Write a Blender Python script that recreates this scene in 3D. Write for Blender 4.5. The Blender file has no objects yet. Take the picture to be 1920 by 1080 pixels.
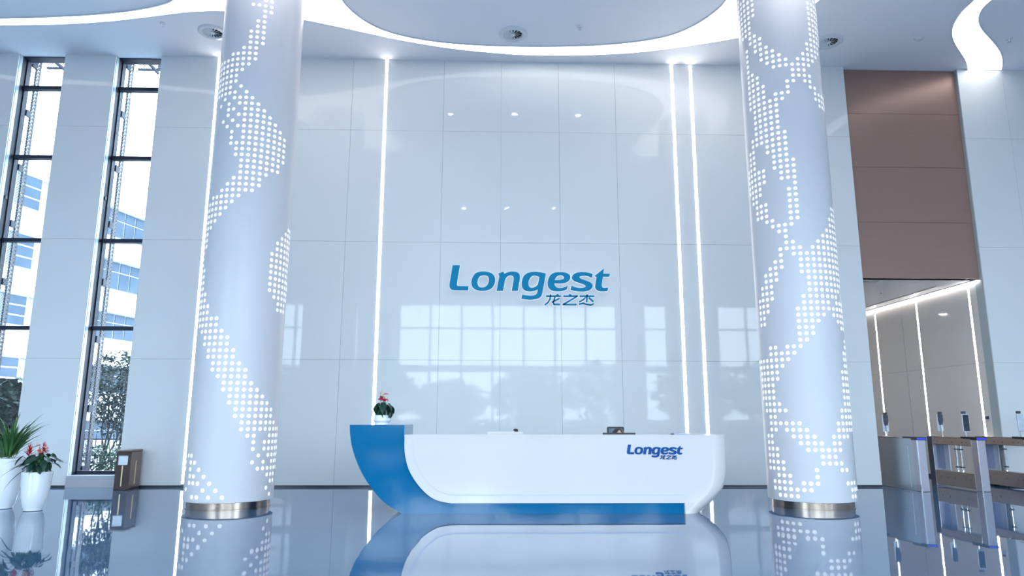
import bpy, bmesh, math, random
from mathutils import Vector, Matrix
random.seed(7)
scene = bpy.context.scene
COL = scene.collection

# ---------------------------------------------------------------- camera
F_PX, PITCH, YAW, ROLL, CAM_H = 1299.24, math.radians(10.654), math.radians(1.621), math.radians(-0.124), 1.32
_c, _s = math.cos(ROLL), math.sin(ROLL)
_R0 = Vector((math.cos(YAW), -math.sin(YAW), 0))
FWD = Vector((math.sin(YAW)*math.cos(PITCH), math.cos(YAW)*math.cos(PITCH), math.sin(PITCH)))
_U0 = Vector((-math.sin(YAW)*math.sin(PITCH), -math.cos(YAW)*math.sin(PITCH), math.cos(PITCH)))
RGT = _c*_R0 - _s*_U0
UPV = _s*_R0 + _c*_U0
CAM = Vector((0, 0, CAM_H))
cam_data = bpy.data.cameras.new('camera')
cam_data.sensor_width = 36.0
cam_data.lens = F_PX/1920*36.0
cam_data.clip_end = 500
cam = bpy.data.objects.new('camera', cam_data)
COL.objects.link(cam)
m = Matrix.Identity(4)
for i in range(3):
    m[i][0], m[i][1], m[i][2], m[i][3] = RGT[i], UPV[i], -FWD[i], CAM[i]
cam.matrix_world = m
scene.camera = cam

# ---------------------------------------------------------------- world, exposure
world = bpy.data.worlds.new('sky')
scene.world = world
world.use_nodes = True
wn, wl = world.node_tree.nodes, world.node_tree.links
wn.clear()
w_out = wn.new('ShaderNodeOutputWorld')
w_bg = wn.new('ShaderNodeBackground')
w_tc = wn.new('ShaderNodeTexCoord')
w_sep = wn.new('ShaderNodeSeparateXYZ')
w_ramp = wn.new('ShaderNodeValToRGB')
w_ramp.color_ramp.elements[0].position = 0.0
w_ramp.color_ramp.elements[0].color = (0.81, 0.905, 1.0, 1)
w_ramp.color_ramp.elements[1].position = 0.9
w_ramp.color_ramp.elements[1].color = (0.60, 0.79, 1.0, 1)
wl.new(w_tc.outputs['Generated'], w_sep.inputs[0])
wl.new(w_sep.outputs['Z'], w_ramp.inputs[0])
wl.new(w_ramp.outputs[0], w_bg.inputs[0])
w_bg.inputs[1].default_value = 4.2
wl.new(w_bg.outputs[0], w_out.inputs[0])
vs = scene.view_settings
vs.view_transform = 'Standard'
vs.look = 'None'
vs.gamma = 1.0
vs.use_curve_mapping = False
vs.exposure = 1.86

# ---------------------------------------------------------------- pixel helpers
def ray(px, py):
    return (RGT*((px-960)/F_PX) + UPV*((540-py)/F_PX) + FWD)
def atY(px, py, Y):
    d = ray(px, py); return CAM + d*(Y/d.y)
def atZ(px, py, Z):
    d = ray(px, py); return CAM + d*((Z-CAM_H)/d.z)
def atX(px, py, X):
    d = ray(px, py); return CAM + d*(X/d.x)
def proj(p):
    v = p-CAM; D = v.dot(FWD)
    return 960+F_PX*v.dot(RGT)/D, 540-F_PX*v.dot(UPV)/D

# ---------------------------------------------------------------- materials
def mat(name, col, rough=0.5, metal=0.0, ior=1.5, emit=None, estr=0.0, vary=0.0, vscale=3.0, bump=0.0, bscale=30.0, stretch=None, coat=0.0):
    mt = bpy.data.materials.new(name); mt.use_nodes = True
    nt = mt.node_tree; b = nt.nodes['Principled BSDF']
    b.inputs['Base Color'].default_value = (*col, 1)
    b.inputs['Roughness'].default_value = rough
    b.inputs['Metallic'].default_value = metal
    b.inputs['IOR'].default_value = ior
    b.inputs['Coat Weight'].default_value = coat
    b.inputs['Coat Roughness'].default_value = 0.03
    if emit:
        b.inputs['Emission Color'].default_value = (*emit, 1)
        b.inputs['Emission Strength'].default_value = estr
    if vary or bump:
        tc = nt.nodes.new('ShaderNodeTexCoord')
        mp = nt.nodes.new('ShaderNodeMapping')
        nt.links.new(tc.outputs['Object'], mp.inputs[0])
        if stretch: mp.inputs['Scale'].default_value = stretch
    if vary:
        nz = nt.nodes.new('ShaderNodeTexNoise'); nz.inputs['Scale'].default_value = vscale
        nz.inputs['Detail'].default_value = 4
        nt.links.new(mp.outputs[0], nz.inputs['Vector'])
        mx = nt.nodes.new('ShaderNodeMix'); mx.data_type = 'RGBA'
        mx.inputs[6].default_value = (*[max(0, c*(1-vary)) for c in col], 1)
        mx.inputs[7].default_value = (*[min(1, c*(1+vary)) for c in col], 1)
        nt.links.new(nz.outputs[0], mx.inputs[0])
        nt.links.new(mx.outputs[2], b.inputs['Base Color'])
    if bump:
        nb = nt.nodes.new('ShaderNodeTexNoise'); nb.inputs['Scale'].default_value = bscale
        nt.links.new(mp.outputs[0], nb.inputs['Vector'])
        bp = nt.nodes.new('ShaderNodeBump'); bp.inputs['Strength'].default_value = bump
        bp.inputs['Distance'].default_value = 0.02
        nt.links.new(nb.outputs[0], bp.inputs['Height'])
        nt.links.new(bp.outputs[0], b.inputs['Normal'])
    return mt

def glass_mat(name, tint, refl=0.08):
    mt = bpy.data.materials.new(name); mt.use_nodes = True
    nt = mt.node_tree; nt.nodes.clear()
    o = nt.nodes.new('ShaderNodeOutputMaterial')
    tr = nt.nodes.new('ShaderNodeBsdfTransparent'); tr.inputs[0].default_value = (*tint, 1)
    gl = nt.nodes.new('ShaderNodeBsdfGlossy'); gl.inputs['Roughness'].default_value = 0.01
    mx = nt.nodes.new('ShaderNodeMixShader')
    lw = nt.nodes.new('ShaderNodeLayerWeight'); lw.inputs['Blend'].default_value = 0.5
    pw = nt.nodes.new('ShaderNodeMath'); pw.operation = 'POWER'; pw.inputs[1].default_value = 4.0
    sc = nt.nodes.new('ShaderNodeMath'); sc.operation = 'MULTIPLY_ADD'; sc.inputs[1].default_value = 0.6; sc.inputs[2].default_value = 0.03
    nt.links.new(lw.outputs['Facing'], pw.inputs[0]); nt.links.new(pw.outputs[0], sc.inputs[0])
    nt.links.new(sc.outputs[0], mx.inputs[0])
    nt.links.new(tr.outputs[0], mx.inputs[1]); nt.links.new(gl.outputs[0], mx.inputs[2])
    nt.links.new(mx.outputs[0], o.inputs[0])
    return mt

def perforated_mat(name, col, pitch, ratio):
    """sheet metal with staggered round holes (object space, uses generated UV built on the mesh)"""
    mt = bpy.data.materials.new(name); mt.use_nodes = True
    nt = mt.node_tree; b = nt.nodes['Principled BSDF']
    b.inputs['Base Color'].default_value = (*col, 1); b.inputs['Roughness'].default_value = 0.5
    b.inputs['Metallic'].default_value = 0.3
    out = nt.nodes['Material Output']
    uv = nt.nodes.new('ShaderNodeUVMap')
    def grid(off):
        a = nt.nodes.new('ShaderNodeVectorMath'); a.operation = 'ADD'; a.inputs[1].default_value = (off, off, 0)
        sc = nt.nodes.new('ShaderNodeVectorMath'); sc.operation = 'SCALE'; sc.inputs['Scale'].default_value = 1.0/pitch
        fr = nt.nodes.new('ShaderNodeVectorMath'); fr.operation = 'FRACTION'
        sb = nt.nodes.new('ShaderNodeVectorMath'); sb.operation = 'SUBTRACT'; sb.inputs[1].default_value = (0.5, 0.5, 0)
        ln = nt.nodes.new('ShaderNodeVectorMath'); ln.operation = 'LENGTH'
        lt = nt.nodes.new('ShaderNodeMath'); lt.operation = 'LESS_THAN'; lt.inputs[1].default_value = ratio
        nt.links.new(uv.outputs[0], a.inputs[0]); nt.links.new(a.outputs[0], sc.inputs[0])
        nt.links.new(sc.outputs[0], fr.inputs[0]); nt.links.new(fr.outputs[0], sb.inputs[0])
        nt.links.new(sb.outputs[0], ln.inputs[0]); nt.links.new(ln.outputs['Value'], lt.inputs[0])
        return lt
    g1, g2 = grid(0.0), grid(pitch/2)
    mxm = nt.nodes.new('ShaderNodeMath'); mxm.operation = 'MAXIMUM'
    nt.links.new(g1.outputs[0], mxm.inputs[0]); nt.links.new(g2.outputs[0], mxm.inputs[1])
    tr = nt.nodes.new('ShaderNodeBsdfTransparent')
    mx = nt.nodes.new('ShaderNodeMixShader')
    nt.links.new(mxm.outputs[0], mx.inputs[0])
    nt.links.new(b.outputs[0], mx.inputs[1]); nt.links.new(tr.outputs[0], mx.inputs[2])
    nt.links.new(mx.outputs[0], out.inputs[0])
    return mt

M = dict(
    panel=mat('white_glass_panel', (0.71, 0.735, 0.75), 0.03, ior=1.32),
    backing=mat('joint_backing', (0.42, 0.45, 0.48), 0.7),
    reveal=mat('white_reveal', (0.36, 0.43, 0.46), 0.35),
    ceiling=mat('ceiling_paint', (0.89, 0.905, 0.94), 0.75, vary=0.02, vscale=0.6),
    wallpaint=mat('white_wall_paint', (0.84, 0.86, 0.87), 0.6, vary=0.02),
    column=mat('column_white_metal', (0.655, 0.65, 0.68), 0.34, ior=1.4),
    dot=mat('lit_perforation', (0.88, 0.87, 0.87), 0.5, emit=(1.0, 0.95, 0.94), estr=0.13),
    brass=mat('brushed_brass_plinth', (0.37, 0.30, 0.25), 0.22, 1.0, vary=0.12, vscale=6, stretch=(1, 1, 0.1)),
    deskwhite=mat('gloss_white_lacquer', (0.72, 0.68, 0.67), 0.14, coat=0.2),
    deskblue=mat('gloss_blue_lacquer', (0.0, 0.135, 0.31), 0.07, bump=0.012, bscale=6, ior=1.42),
    inlay=mat('pale_blue_inlay', (0.60, 0.63, 0.78), 0.3),
    logo=mat('logo_cyan_blue', (0.0, 0.225, 0.42), 0.5, ior=1.25),
    logodark=mat('logo_deep_blue', (0.0, 0.075, 0.27), 0.5, ior=1.3),
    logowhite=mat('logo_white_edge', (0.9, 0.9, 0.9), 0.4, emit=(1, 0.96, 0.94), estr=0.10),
    led=mat('led_light', (1, 1, 1), 0.5, emit=(1.0, 0.945, 0.90), estr=4.0),
    cove=mat('ceiling_light_film', (1, 1, 1), 0.5, emit=(1.0, 0.965, 0.94), estr=1.1),
    spot=mat('downlight_led', (1, 1, 1), 0.5, emit=(1.0, 0.95, 0.88), estr=45.0),
    added_spot=mat('added_corridor_led', (1, 1, 1), 0.5, emit=(1.0, 0.95, 0.88), estr=32.0),  # for the added lamps that brighten the corridor
    base=mat('dark_skirting', (0.03, 0.032, 0.045), 0.3),
    frame=mat('dark_window_metal', (0.008, 0.011, 0.026), 0.55, 0.0, ior=1.3),
    frame2=mat('grey_window_bar', (0.022, 0.028, 0.048), 0.5, 0.0, ior=1.3),
    glass=glass_mat('clear_glass', (0.93, 0.97, 0.98)),
    perf=perforated_mat('perforated_metal', (0.006, 0.0075, 0.017), 0.060, 0.27),
    perf2=perforated_mat('sparse_perforated_metal', (0.006, 0.0075, 0.017), 0.085, 0.15),
    sill=mat('grey_stone_sill', (0.42, 0.44, 0.47), 0.35, vary=0.05),
    brown=mat('brown_metal_board', (0.32, 0.195, 0.16), 0.32, 0.2, vary=0.05, vscale=5, stretch=(0.3, 1, 6)),
    corrwall=mat('warm_grey_gloss_panel', (0.72, 0.69, 0.67), 0.06),
    steel=mat('brushed_steel', (0.50, 0.49, 0.49), 0.24, 1.0, vary=0.05, vscale=8, stretch=(0.2, 0.2, 8)),
    steelblue=mat('satin_steel_panel', (0.52, 0.56, 0.60), 0.33, 0.8, vary=0.03),
    bronze=mat('bronze_steel', (0.70, 0.63, 0.59), 0.24, 1.0, vary=0.06, vscale=8, stretch=(0.2, 8, 0.2)),
    postgrey=mat('lavender_grey_post', (0.50, 0.47, 0.53), 0.28, 0.55),
    chrome=mat('chrome', (0.75, 0.77, 0.80), 0.08, 1.0),
    black=mat('black_plastic', (0.018, 0.018, 0.024), 0.35),
    darkgrey=mat('dark_grey_plastic', (0.055, 0.065, 0.09), 0.4),
    silver=mat('silver_plastic', (0.62, 0.66, 0.76), 0.3, 0.3),
    screen=mat('device_screen', (0.02, 0.03, 0.05), 0.06, vary=0.9, vscale=14),
    screenlit=mat('lit_screen', (0.3, 0.38, 0.5), 0.1, emit=(0.65, 0.8, 1.0), estr=0.07, vary=0.3, vscale=9),
    bluelight=mat('blue_indicator', (0.02, 0.03, 0.3), 0.3, emit=(0.02, 0.035, 1.0), estr=0.30),
    acrylic=glass_mat('acrylic_flap', (0.78, 0.82, 0.90)),
    binbody=mat('bin_bronze', (0.085, 0.062, 0.052), 0.16, 0.75),
    binside=mat('bin_brushed', (0.24, 0.18, 0.16), 0.3, 0.8),
    gold=mat('gold_strip', (0.80, 0.62, 0.36), 0.15, 1.0),
    pot=mat('white_glazed_pot', (0.84, 0.87, 0.91), 0.09, coat=0.4),
    soil=mat('potting_soil', (0.03, 0.022, 0.016), 0.9, vary=0.4, vscale=40),
    leafdark=mat('dark_green_leaf', (0.012, 0.055, 0.035), 0.32, vary=0.35, vscale=9),
    leafmid=mat('mid_green_leaf', (0.06, 0.17, 0.05), 0.42, vary=0.35, vscale=9),
    leafout=mat('outdoor_leaf', (0.012, 0.024, 0.018), 0.7, vary=0.5, vscale=4),
    leafhedge=mat('hedge_leaf', (0.008, 0.034, 0.012), 0.7, vary=0.5, vscale=4),
    bark=mat('bark', (0.05, 0.04, 0.035), 0.8, vary=0.3),
    red=mat('red_flower', (0.46, 0.018, 0.025), 0.35, vary=0.25, vscale=12),
    redpink=mat('pink_red_spathe', (0.60, 0.035, 0.09), 0.28, vary=0.2, vscale=12),
    yellow=mat('yellow_spadix', (0.8, 0.55, 0.2), 0.5),
    paper=mat('white_paper', (0.80, 0.81, 0.86), 0.6),
    paperblue=mat('leaflet_cover', (0.55, 0.58, 0.72), 0.4),
    meshfabric=mat('blue_grey_mesh', (0.20, 0.26, 0.34), 0.7, bump=0.2, bscale=300),
    skin=mat('skin', (0.62, 0.40, 0.31), 0.5, vary=0.05),
    hair=mat('dark_hair', (0.022, 0.017, 0.017), 0.4, bump=0.3, bscale=60, stretch=(1, 1, 0.15)),
    cloth=mat('navy_jacket', (0.035, 0.04, 0.06), 0.8, bump=0.1, bscale=90),
    trousers=mat('dark_trousers', (0.025, 0.025, 0.03), 0.8),
    eyewhite=mat('eye_white', (0.8, 0.8, 0.8), 0.2), lips=mat('lips', (0.45, 0.12, 0.12), 0.4),
    bldg=mat('white_render', (0.86, 0.87, 0.87), 0.85, vary=0.02),
    bldggrey=mat('grey_render', (0.24, 0.27, 0.33), 0.85, vary=0.03),
    bldgglass=mat('tinted_window', (0.045, 0.065, 0.095), 0.4, ior=1.15, vary=0.5, vscale=0.7),
    bldgframe=mat('white_window_frame', (0.42, 0.46, 0.52), 0.5),
    rail=mat('thin_railing', (0.25, 0.29, 0.33), 0.5),
    ground=mat('outdoor_paving', (0.20, 0.20, 0.20), 0.9, vary=0.1, vscale=0.4),
    soffit=mat('white_metal_vent', (0.72, 0.75, 0.79), 0.25),
    darkvoid=mat('duct_black', (0.01, 0.012, 0.015), 0.7),
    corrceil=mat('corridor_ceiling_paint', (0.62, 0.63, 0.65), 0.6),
)
# polished floor with faint long waves
def floor_material():
    mt = bpy.data.materials.new('polished_floor'); mt.use_nodes = True
    nt = mt.node_tree; b = nt.nodes['Principled BSDF']
    tc = nt.nodes.new('ShaderNodeTexCoord')
    n1 = nt.nodes.new('ShaderNodeTexNoise'); n1.inputs['Scale'].default_value = 1.1; n1.inputs['Detail'].default_value = 6
    rp = nt.nodes.new('ShaderNodeValToRGB')
    rp.color_ramp.elements[0].color = (0.055, 0.125, 0.235, 1); rp.color_ramp.elements[0].position = 0.35
    rp.color_ramp.elements[1].color = (0.085, 0.165, 0.29, 1); rp.color_ramp.elements[1].position = 0.7
    nt.links.new(tc.outputs['Object'], n1.inputs['Vector'])
    nt.links.new(n1.outputs[0], rp.inputs[0]); nt.links.new(rp.outputs[0], b.inputs['Base Color'])
    b.inputs['Roughness'].default_value = 0.025
    b.inputs['IOR'].default_value = 1.75
    mp = nt.nodes.new('ShaderNodeMapping'); mp.inputs['Scale'].default_value = (1.0, 1.0, 1.0)
    n2 = nt.nodes.new('ShaderNodeTexNoise'); n2.inputs['Scale'].default_value = 1.6; n2.inputs['Detail'].default_value = 1.5
    nt.links.new(tc.outputs['Object'], mp.inputs[0]); nt.links.new(mp.outputs[0], n2.inputs['Vector'])
    bp = nt.nodes.new('ShaderNodeBump'); bp.inputs['Strength'].default_value = 0.35; bp.inputs['Distance'].default_value = 0.004
    nt.links.new(n2.outputs[0], bp.inputs['Height']); nt.links.new(bp.outputs[0], b.inputs['Normal'])
    return mt
M['floor'] = floor_material()

# ---------------------------------------------------------------- mesh helpers
class MB:
    def __init__(s): s.v = []; s.f = []
    def add(s, vs, fs):
        o = len(s.v); s.v += [tuple(p) for p in vs]; s.f += [tuple(i+o for i in f) for f in fs]; return s
    def box(s, x0, x1, y0, y1, z0, z1):
        return s.add([(x0,y0,z0),(x1,y0,z0),(x1,y1,z0),(x0,y1,z0),(x0,y0,z1),(x1,y0,z1),(x1,y1,z1),(x0,y1,z1)],
                     [(0,3,2,1),(4,5,6,7),(0,1,5,4),(1,2,6,5),(2,3,7,6),(3,0,4,7)])
    def lathe(s, prof, n=32, c=(0,0,0), cap=True):
        vs = []; fs = []
        for r, z in prof:
            for k in range(n):
                a = 2*math.pi*k/n; vs.append((c[0]+r*math.cos(a), c[1]+r*math.sin(a), c[2]+z))
        for i in range(len(prof)-1):
            for k in range(n):
                k2 = (k+1) % n
                fs.append((i*n+k, i*n+k2, (i+1)*n+k2, (i+1)*n+k))
        if cap:
            fs.append(tuple(range(n-1, -1, -1))); fs.append(tuple((len(prof)-1)*n+k for k in range(n)))
        return s.add(vs, fs)
    def tube(s, pts, radii, n=8):
        pts = [Vector(p) for p in pts]
        if not hasattr(radii, '__len__'): radii = [radii]*len(pts)
        vs = []; fs = []
        for i, p in enumerate(pts):
            d = (pts[min(i+1, len(pts)-1)]-pts[max(i-1, 0)]).normalized()
            a = d.cross(Vector((0, 0, 1)))
            if a.length < 1e-3: a = d.cross(Vector((1, 0, 0)))
            a.normalize(); b = d.cross(a)
            for k in range(n):
                t = 2*math.pi*k/n; vs.append(p+(a*math.cos(t)+b*math.sin(t))*radii[i])
        for i in range(len(pts)-1):
            for k in range(n):
                k2 = (k+1) % n; fs.append((i*n+k, (i+1)*n+k, (i+1)*n+k2, i*n+k2))
        fs.append(tuple(range(n))); fs.append(tuple((len(pts)-1)*n+k for k in range(n-1, -1, -1)))
        return s.add(vs, fs)
    def sphere(s, c, r, nu=16, nv=10):
        if not hasattr(r, '__len__'): r = (r, r, r)
        vs = [(c[0], c[1], c[2]-r[2])]; fs = []
        for j in range(1, nv):
            t = -math.pi/2+math.pi*j/nv
            for k in range(nu):
                a = 2*math.pi*k/nu
                vs.append((c[0]+r[0]*math.cos(t)*math.cos(a), c[1]+r[1]*math.cos(t)*math.sin(a), c[2]+r[2]*math.sin(t)))
        vs.append((c[0], c[1], c[2]+r[2]))
        for k in range(nu): fs.append((0, 1+(k+1) % nu, 1+k))
        for j in range(nv-2):
            for k in range(nu):
                k2 = (k+1) % nu; fs.append((1+j*nu+k, 1+j*nu+k2, 1+(j+1)*nu+k2, 1+(j+1)*nu+k))
        L = len(vs)-1; b = 1+(nv-2)*nu
        for k in range(nu): fs.append((b+k, b+(k+1) % nu, L))
        return s.add(vs, fs)
    def prism_y(s, poly, y0, y1):
        """poly of (x,z) extruded along y"""
        n = len(poly)
        vs = [(x, y0, z) for x, z in poly]+[(x, y1, z) for x, z in poly]
        fs = [tuple(range(n)), tuple(range(2*n-1, n-1, -1))]+[(i, n+i, n+(i+1) % n, (i+1) % n) for i in range(n)]
        return s.add(vs, fs)
    def prism_z(s, poly, z0, z1):
        n = len(poly)
        vs = [(x, y, z0) for x, y in poly]+[(x, y, z1) for x, y in poly]
        fs = [tuple(range(n-1, -1, -1)), tuple(range(n, 2*n))]+[(i, (i+1) % n, n+(i+1) % n, n+i) for i in range(n)]
        return s.add(vs, fs)
    def mesh(s, name):
        me = bpy.data.meshes.new(name); me.from_pydata(s.v, [], s.f); me.update()
        bm = bmesh.new(); bm.from_mesh(me)
        bmesh.ops.recalc_face_normals(bm, faces=bm.faces[:]); bm.to_mesh(me); bm.free()
        return me

def link(o, parent=None):
    COL.objects.link(o)
    if parent is not None:
        o.parent = parent
        if parent.parent is None and not parent.get('_local'):      # parts are written in world coordinates
            o.matrix_parent_inverse = Matrix.Translation(-parent.location)
    return o
def smooth(o, ang=40):
    me = o.data
    for p in me.polygons: p.use_smooth = True
    bm = bmesh.new(); bm.from_mesh(me)
    lim = math.radians(ang)
    for e in bm.edges:
        if len(e.link_faces) == 2 and e.calc_face_angle(0) > lim: e.smooth = False
    bm.to_mesh(me); bm.free()
def obj(name, mb, material, parent=None, sm=0, bevel=0):
    me = mb.mesh(name) if isinstance(mb, MB) else mb
    o = bpy.data.objects.new(name, me)
    if not me.materials: me.materials.append(M[material] if isinstance(material, str) else material)
    link(o, parent)
    if sm: smooth(o, sm)
    if bevel:
        b = o.modifiers.new('bevel', 'BEVEL'); b.width = bevel; b.segments = 2; b.limit_method = 'ANGLE'
    return o
def tag(o, label, cat, group=None):
    o['label'] = label; o['category'] = cat
    if group: o['group'] = group
    return o
def thing(name, label, cat, loc=(0, 0, 0), group=None):
    o = bpy.data.objects.new(name, None); o.location = loc; o.empty_display_size = 0.1
    COL.objects.link(o); return tag(o, label, cat, group)
def struct(name, mb, material, **k):
    o = obj(name, mb, material, **k); o['kind'] = 'structure'; return o
def instance(name, me, parent, loc, rot=(0, 0, 0), scale=(1, 1, 1)):
    """child sharing mesh data; loc is local to the parent (parents here are never rotated)"""
    o = bpy.data.objects.new(name, me); COL.objects.link(o); o.parent = parent
    o.location = loc; o.rotation_euler = rot; o.scale = scale
    return o

# ================================================================ ROOM SHELL
W = 14.0; CEIL = 9.0
XL, XR, YF = -14.5, 14.5, -4.5
# floor
struct('floor', MB().box(XL, XR, YF, 21.5, -0.12, 0.0), 'floor')
# ceiling
struct('ceiling', MB().box(XL, XR, YF, W+0.3, CEIL, CEIL+0.15), 'ceiling')
# side walls (outside the view, close the hall)
struct('wall_left', MB().box(XL-0.2, XL, YF-0.2, W+0.3, 0, CEIL), 'wallpaint')
struct('wall_right', MB().box(XR, XR+0.2, YF-0.2, W+0.3, 0, CEIL), 'wallpaint')

# --- back wall : backing + individual glass panels
ROWS = [0.036, 2.469, 4.912, 7.362, CEIL]
WIN = [(-10.20, -9.23), (-8.15, -7.19)]
OPEN = (7.742, 10.309); OPEN_H = 4.24
LEDX = [-5.941, -2.337, 3.897, 4.313]; LEDW = 0.058
segs = [[XL, -12.7, -11.4, WIN[0][0]], [WIN[0][1], WIN[1][0]], [WIN[1][1], LEDX[0]-LEDW/2],
        [LEDX[0]+LEDW/2, -4.55, -3.054, LEDX[1]-LEDW/2],
        [LEDX[1]+LEDW/2, -1.086, 0.156, 1.402, 2.632, LEDX[2]-LEDW/2],
        [LEDX[2]+LEDW/2, LEDX[3]-LEDW/2], [LEDX[3]+LEDW/2, 5.45, 6.60, OPEN[0]], [OPEN[1], 11.33, 12.55, XR]]
PT = 0.03          # panel thickness, panel face lies in the plane y = W
back = MB()
back.box(XL, WIN[0][0], W+PT, W+0.12, 0, CEIL)
back.box(WIN[0][1], WIN[1][0], W+PT, W+0.12, 0, CEIL)
back.box(WIN[1][1], OPEN[0], W+PT, W+0.12, 0, CEIL)
back.box(OPEN[1], XR, W+PT, W+0.12, 0, CEIL)
wall_back = struct('wall_back', back, 'backing')
G = 0.0022
for sg in segs:
    for a, b in zip(sg[:-1], sg[1:]):
        for z0, z1 in zip(ROWS[:-1], ROWS[1:]):
            obj('panel', MB().box(a+G, b-G, W, W+PT, z0+G, z1-(G if z1 < CEIL else 0)), 'panel', wall_back)
# dark skirting
bb = MB()
for a, b in [(XL, WIN[0][0]), (WIN[0][1], WIN[1][0]), (WIN[1][1], OPEN[0]), (OPEN[1], XR)]:
    bb.box(a, b, W-0.012, W+PT, 0, 0.038)
struct('baseboard_back', bb, 'base')

# light strips of the back wall
for x, lab in zip(LEDX, ['vertical white light strip just left of the left dotted column',
                         'vertical white light strip behind the red potted plant on the desk',
                         'vertical white light strip, left one of the close pair',
                         'vertical white light strip, right one of the close pair']):
    t = thing('light_strip', lab, 'light strip', (x, W, 0.06), 'light strips of the back wall')
    obj('diffuser', MB().box(x-LEDW/2, x+LEDW/2, W-0.006, W-0.003, 0.064, CEIL-0.02), 'led', t)
    obj('channel', MB().box(x-LEDW/2-0.004, x+LEDW/2+0.004, W-0.003, W, 0.064, CEIL-0.005), 'silver', t)

# ---- brown boards above the corridor
zb = [OPEN_H]+[atY(1700, y, W+0.1).z for y in (417, 314, 214)]+[CEIL]
wb = struct('wall_over_corridor', MB().box(OPEN[0], OPEN[1], W+0.13, W+0.25, OPEN_H, CEIL), 'darkvoid')
for z0, z1 in zip(zb[:-1], zb[1:]):
    obj('board', MB().box(OPEN[0]+0.002, OPEN[1]-0.002, W+0.10, W+0.13, z0+0.003, z1-0.003), 'brown', wb)
trim = MB()
trim.box(OPEN[0]-0.02, OPEN[0]+0.004, W+PT, W+0.099, 0, CEIL).box(OPEN[0]-0.02, OPEN[0]+0.004, W+0.099, W+0.25, 0, OPEN_H)
trim.box(OPEN[1]-0.004, OPEN[1]+0.02, W+PT, W+0.099, 0, CEIL).box(OPEN[1]-0.004, OPEN[1]+0.02, W+0.099, W+0.25, 0, OPEN_H)
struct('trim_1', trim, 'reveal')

# ---- corridor beyond the opening
YC = 21.3
cw = struct('wall_corridor_right', MB().box(OPEN[1]+0.03, OPEN[1]+0.2, W+0.25, YC, 0, OPEN_H+0.2), 'backing')
ledy = [atX(px, py, OPEN[1]).y for px, py in ((1827, 640), (1726, 650), (1649, 680))]
jy = atX(1700, 690, OPEN[1]).y
edges = sorted([W+0.25, ledy[0]-0.03, ledy[0]+0.03, ledy[1]-0.03, ledy[1]+0.03, jy-0.012, jy+0.012, ledy[2]-0.03, ledy[2]+0.03, YC])
for a, b in zip(edges[0::2], edges[1::2]):
    for z0, z1 in ((0.06, 2.49), (2.49, OPEN_H-0.03)):
        obj('panel', MB().box(OPEN[1], OPEN[1]+0.03, a, b, z0+0.003, z1-0.003), 'corrwall', cw)
struct('baseboard_corridor', MB().box(OPEN[1]-0.01, OPEN[1]+0.03, W+0.25, YC, 0, 0.06), 'base')
struct('wall_corridor_left', MB().box(4.0, 4.2, W+0.12, YC, 0, OPEN_H+0.2), 'corrwall')
struct('wall_corridor_end', MB().box(4.0, OPEN[1]+0.2, YC, YC+0.2, 0, OPEN_H+0.2), 'corrwall')
struct('ceiling_corridor', MB().box(4.0, OPEN[1]+0.2, W+0.13, YC, OPEN_H, OPEN_H+0.13), 'corrceil')
for y, lab in zip(ledy, ['vertical light strip in the corridor nearest the lobby',
                         'vertical light strip in the middle of the corridor wall',
                         'vertical light strip deepest in the corridor']):
    t = thing('light_strip', lab, 'light strip', (OPEN[1], y, 0.06), 'light strips of the corridor')
    obj('diffuser', MB().box(OPEN[1]+0.002, OPEN[1]+0.015, y-0.022, y+0.022, 0.07, OPEN_H-0.03), 'led', t)
    obj('channel', MB().box(OPEN[1]+0.015, OPEN[1]+0.03, y-0.03, y+0.03, 0.06, OPEN_H-0.03), 'silver', t)
t = thing('light_strip', 'horizontal light strip along the top of the corridor wall', 'light strip', (OPEN[1], 17, OPEN_H-0.03))
obj('diffuser', MB().box(OPEN[1]-0.055, OPEN[1]+0.0, W+0.13, YC, OPEN_H-0.035, OPEN_H-0.022), 'led', t)
obj('channel', MB().box(OPEN[1]-0.06, OPEN[1]+0.0, W+0.13, YC, OPEN_H-0.022, OPEN_H), 'silver', t)
# ceiling slot vent, sprinkler and wall switch of the corridor
p = atZ(1640, 528, OPEN_H-0.01)
t = thing('ceiling_vent', 'dark slot vent in the corridor ceiling', 'vent', (p.x-0.4, p.y, OPEN_H))
obj('frame', MB().box(p.x-1.0, p.x+0.1, p.y-0.12, p.y+0.12, OPEN_H-0.012, OPEN_H), 'corrceil', t)
obj('slot', MB().box(p.x-0.97, p.x+0.07, p.y-0.09, p.y+0.09, OPEN_H-0.014, OPEN_H-0.012), 'darkgrey', t)
t = thing('linear_vent', 'long dark slot vent beside the corridor light strip', 'vent', (OPEN[1]-0.35, 17, OPEN_H))
obj('frame', MB().box(OPEN[1]-0.42, OPEN[1]-0.25, W+0.9, 19.5, OPEN_H-0.012, OPEN_H), 'corrceil', t)
obj('slot', MB().box(OPEN[1]-0.40, OPEN[1]-0.27, W+0.95, 19.45, OPEN_H-0.014, OPEN_H-0.012), 'steelblue', t)
p = atZ(1651, 546, OPEN_H)
t = thing('sprinkler', 'small sprinkler on the corridor ceiling', 'sprinkler', (p.x, p.y, OPEN_H))
obj('rose', MB().lathe([(0.04, -0.008), (0.04, 0)], 12, (p.x, p.y, OPEN_H)), 'silver', t)
obj('head', MB().lathe([(0.02, -0.06), (0.022, -0.055), (0.008, -0.045), (0.008, -0.008)], 10, (p.x, p.y, OPEN_H)), 'steel', t)
p = atX(1853, 784, OPEN[1])
t = thing('wall_switch', 'small grey wall controller on the corridor wall', 'switch', (OPEN[1], p.y, p.z))
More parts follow.
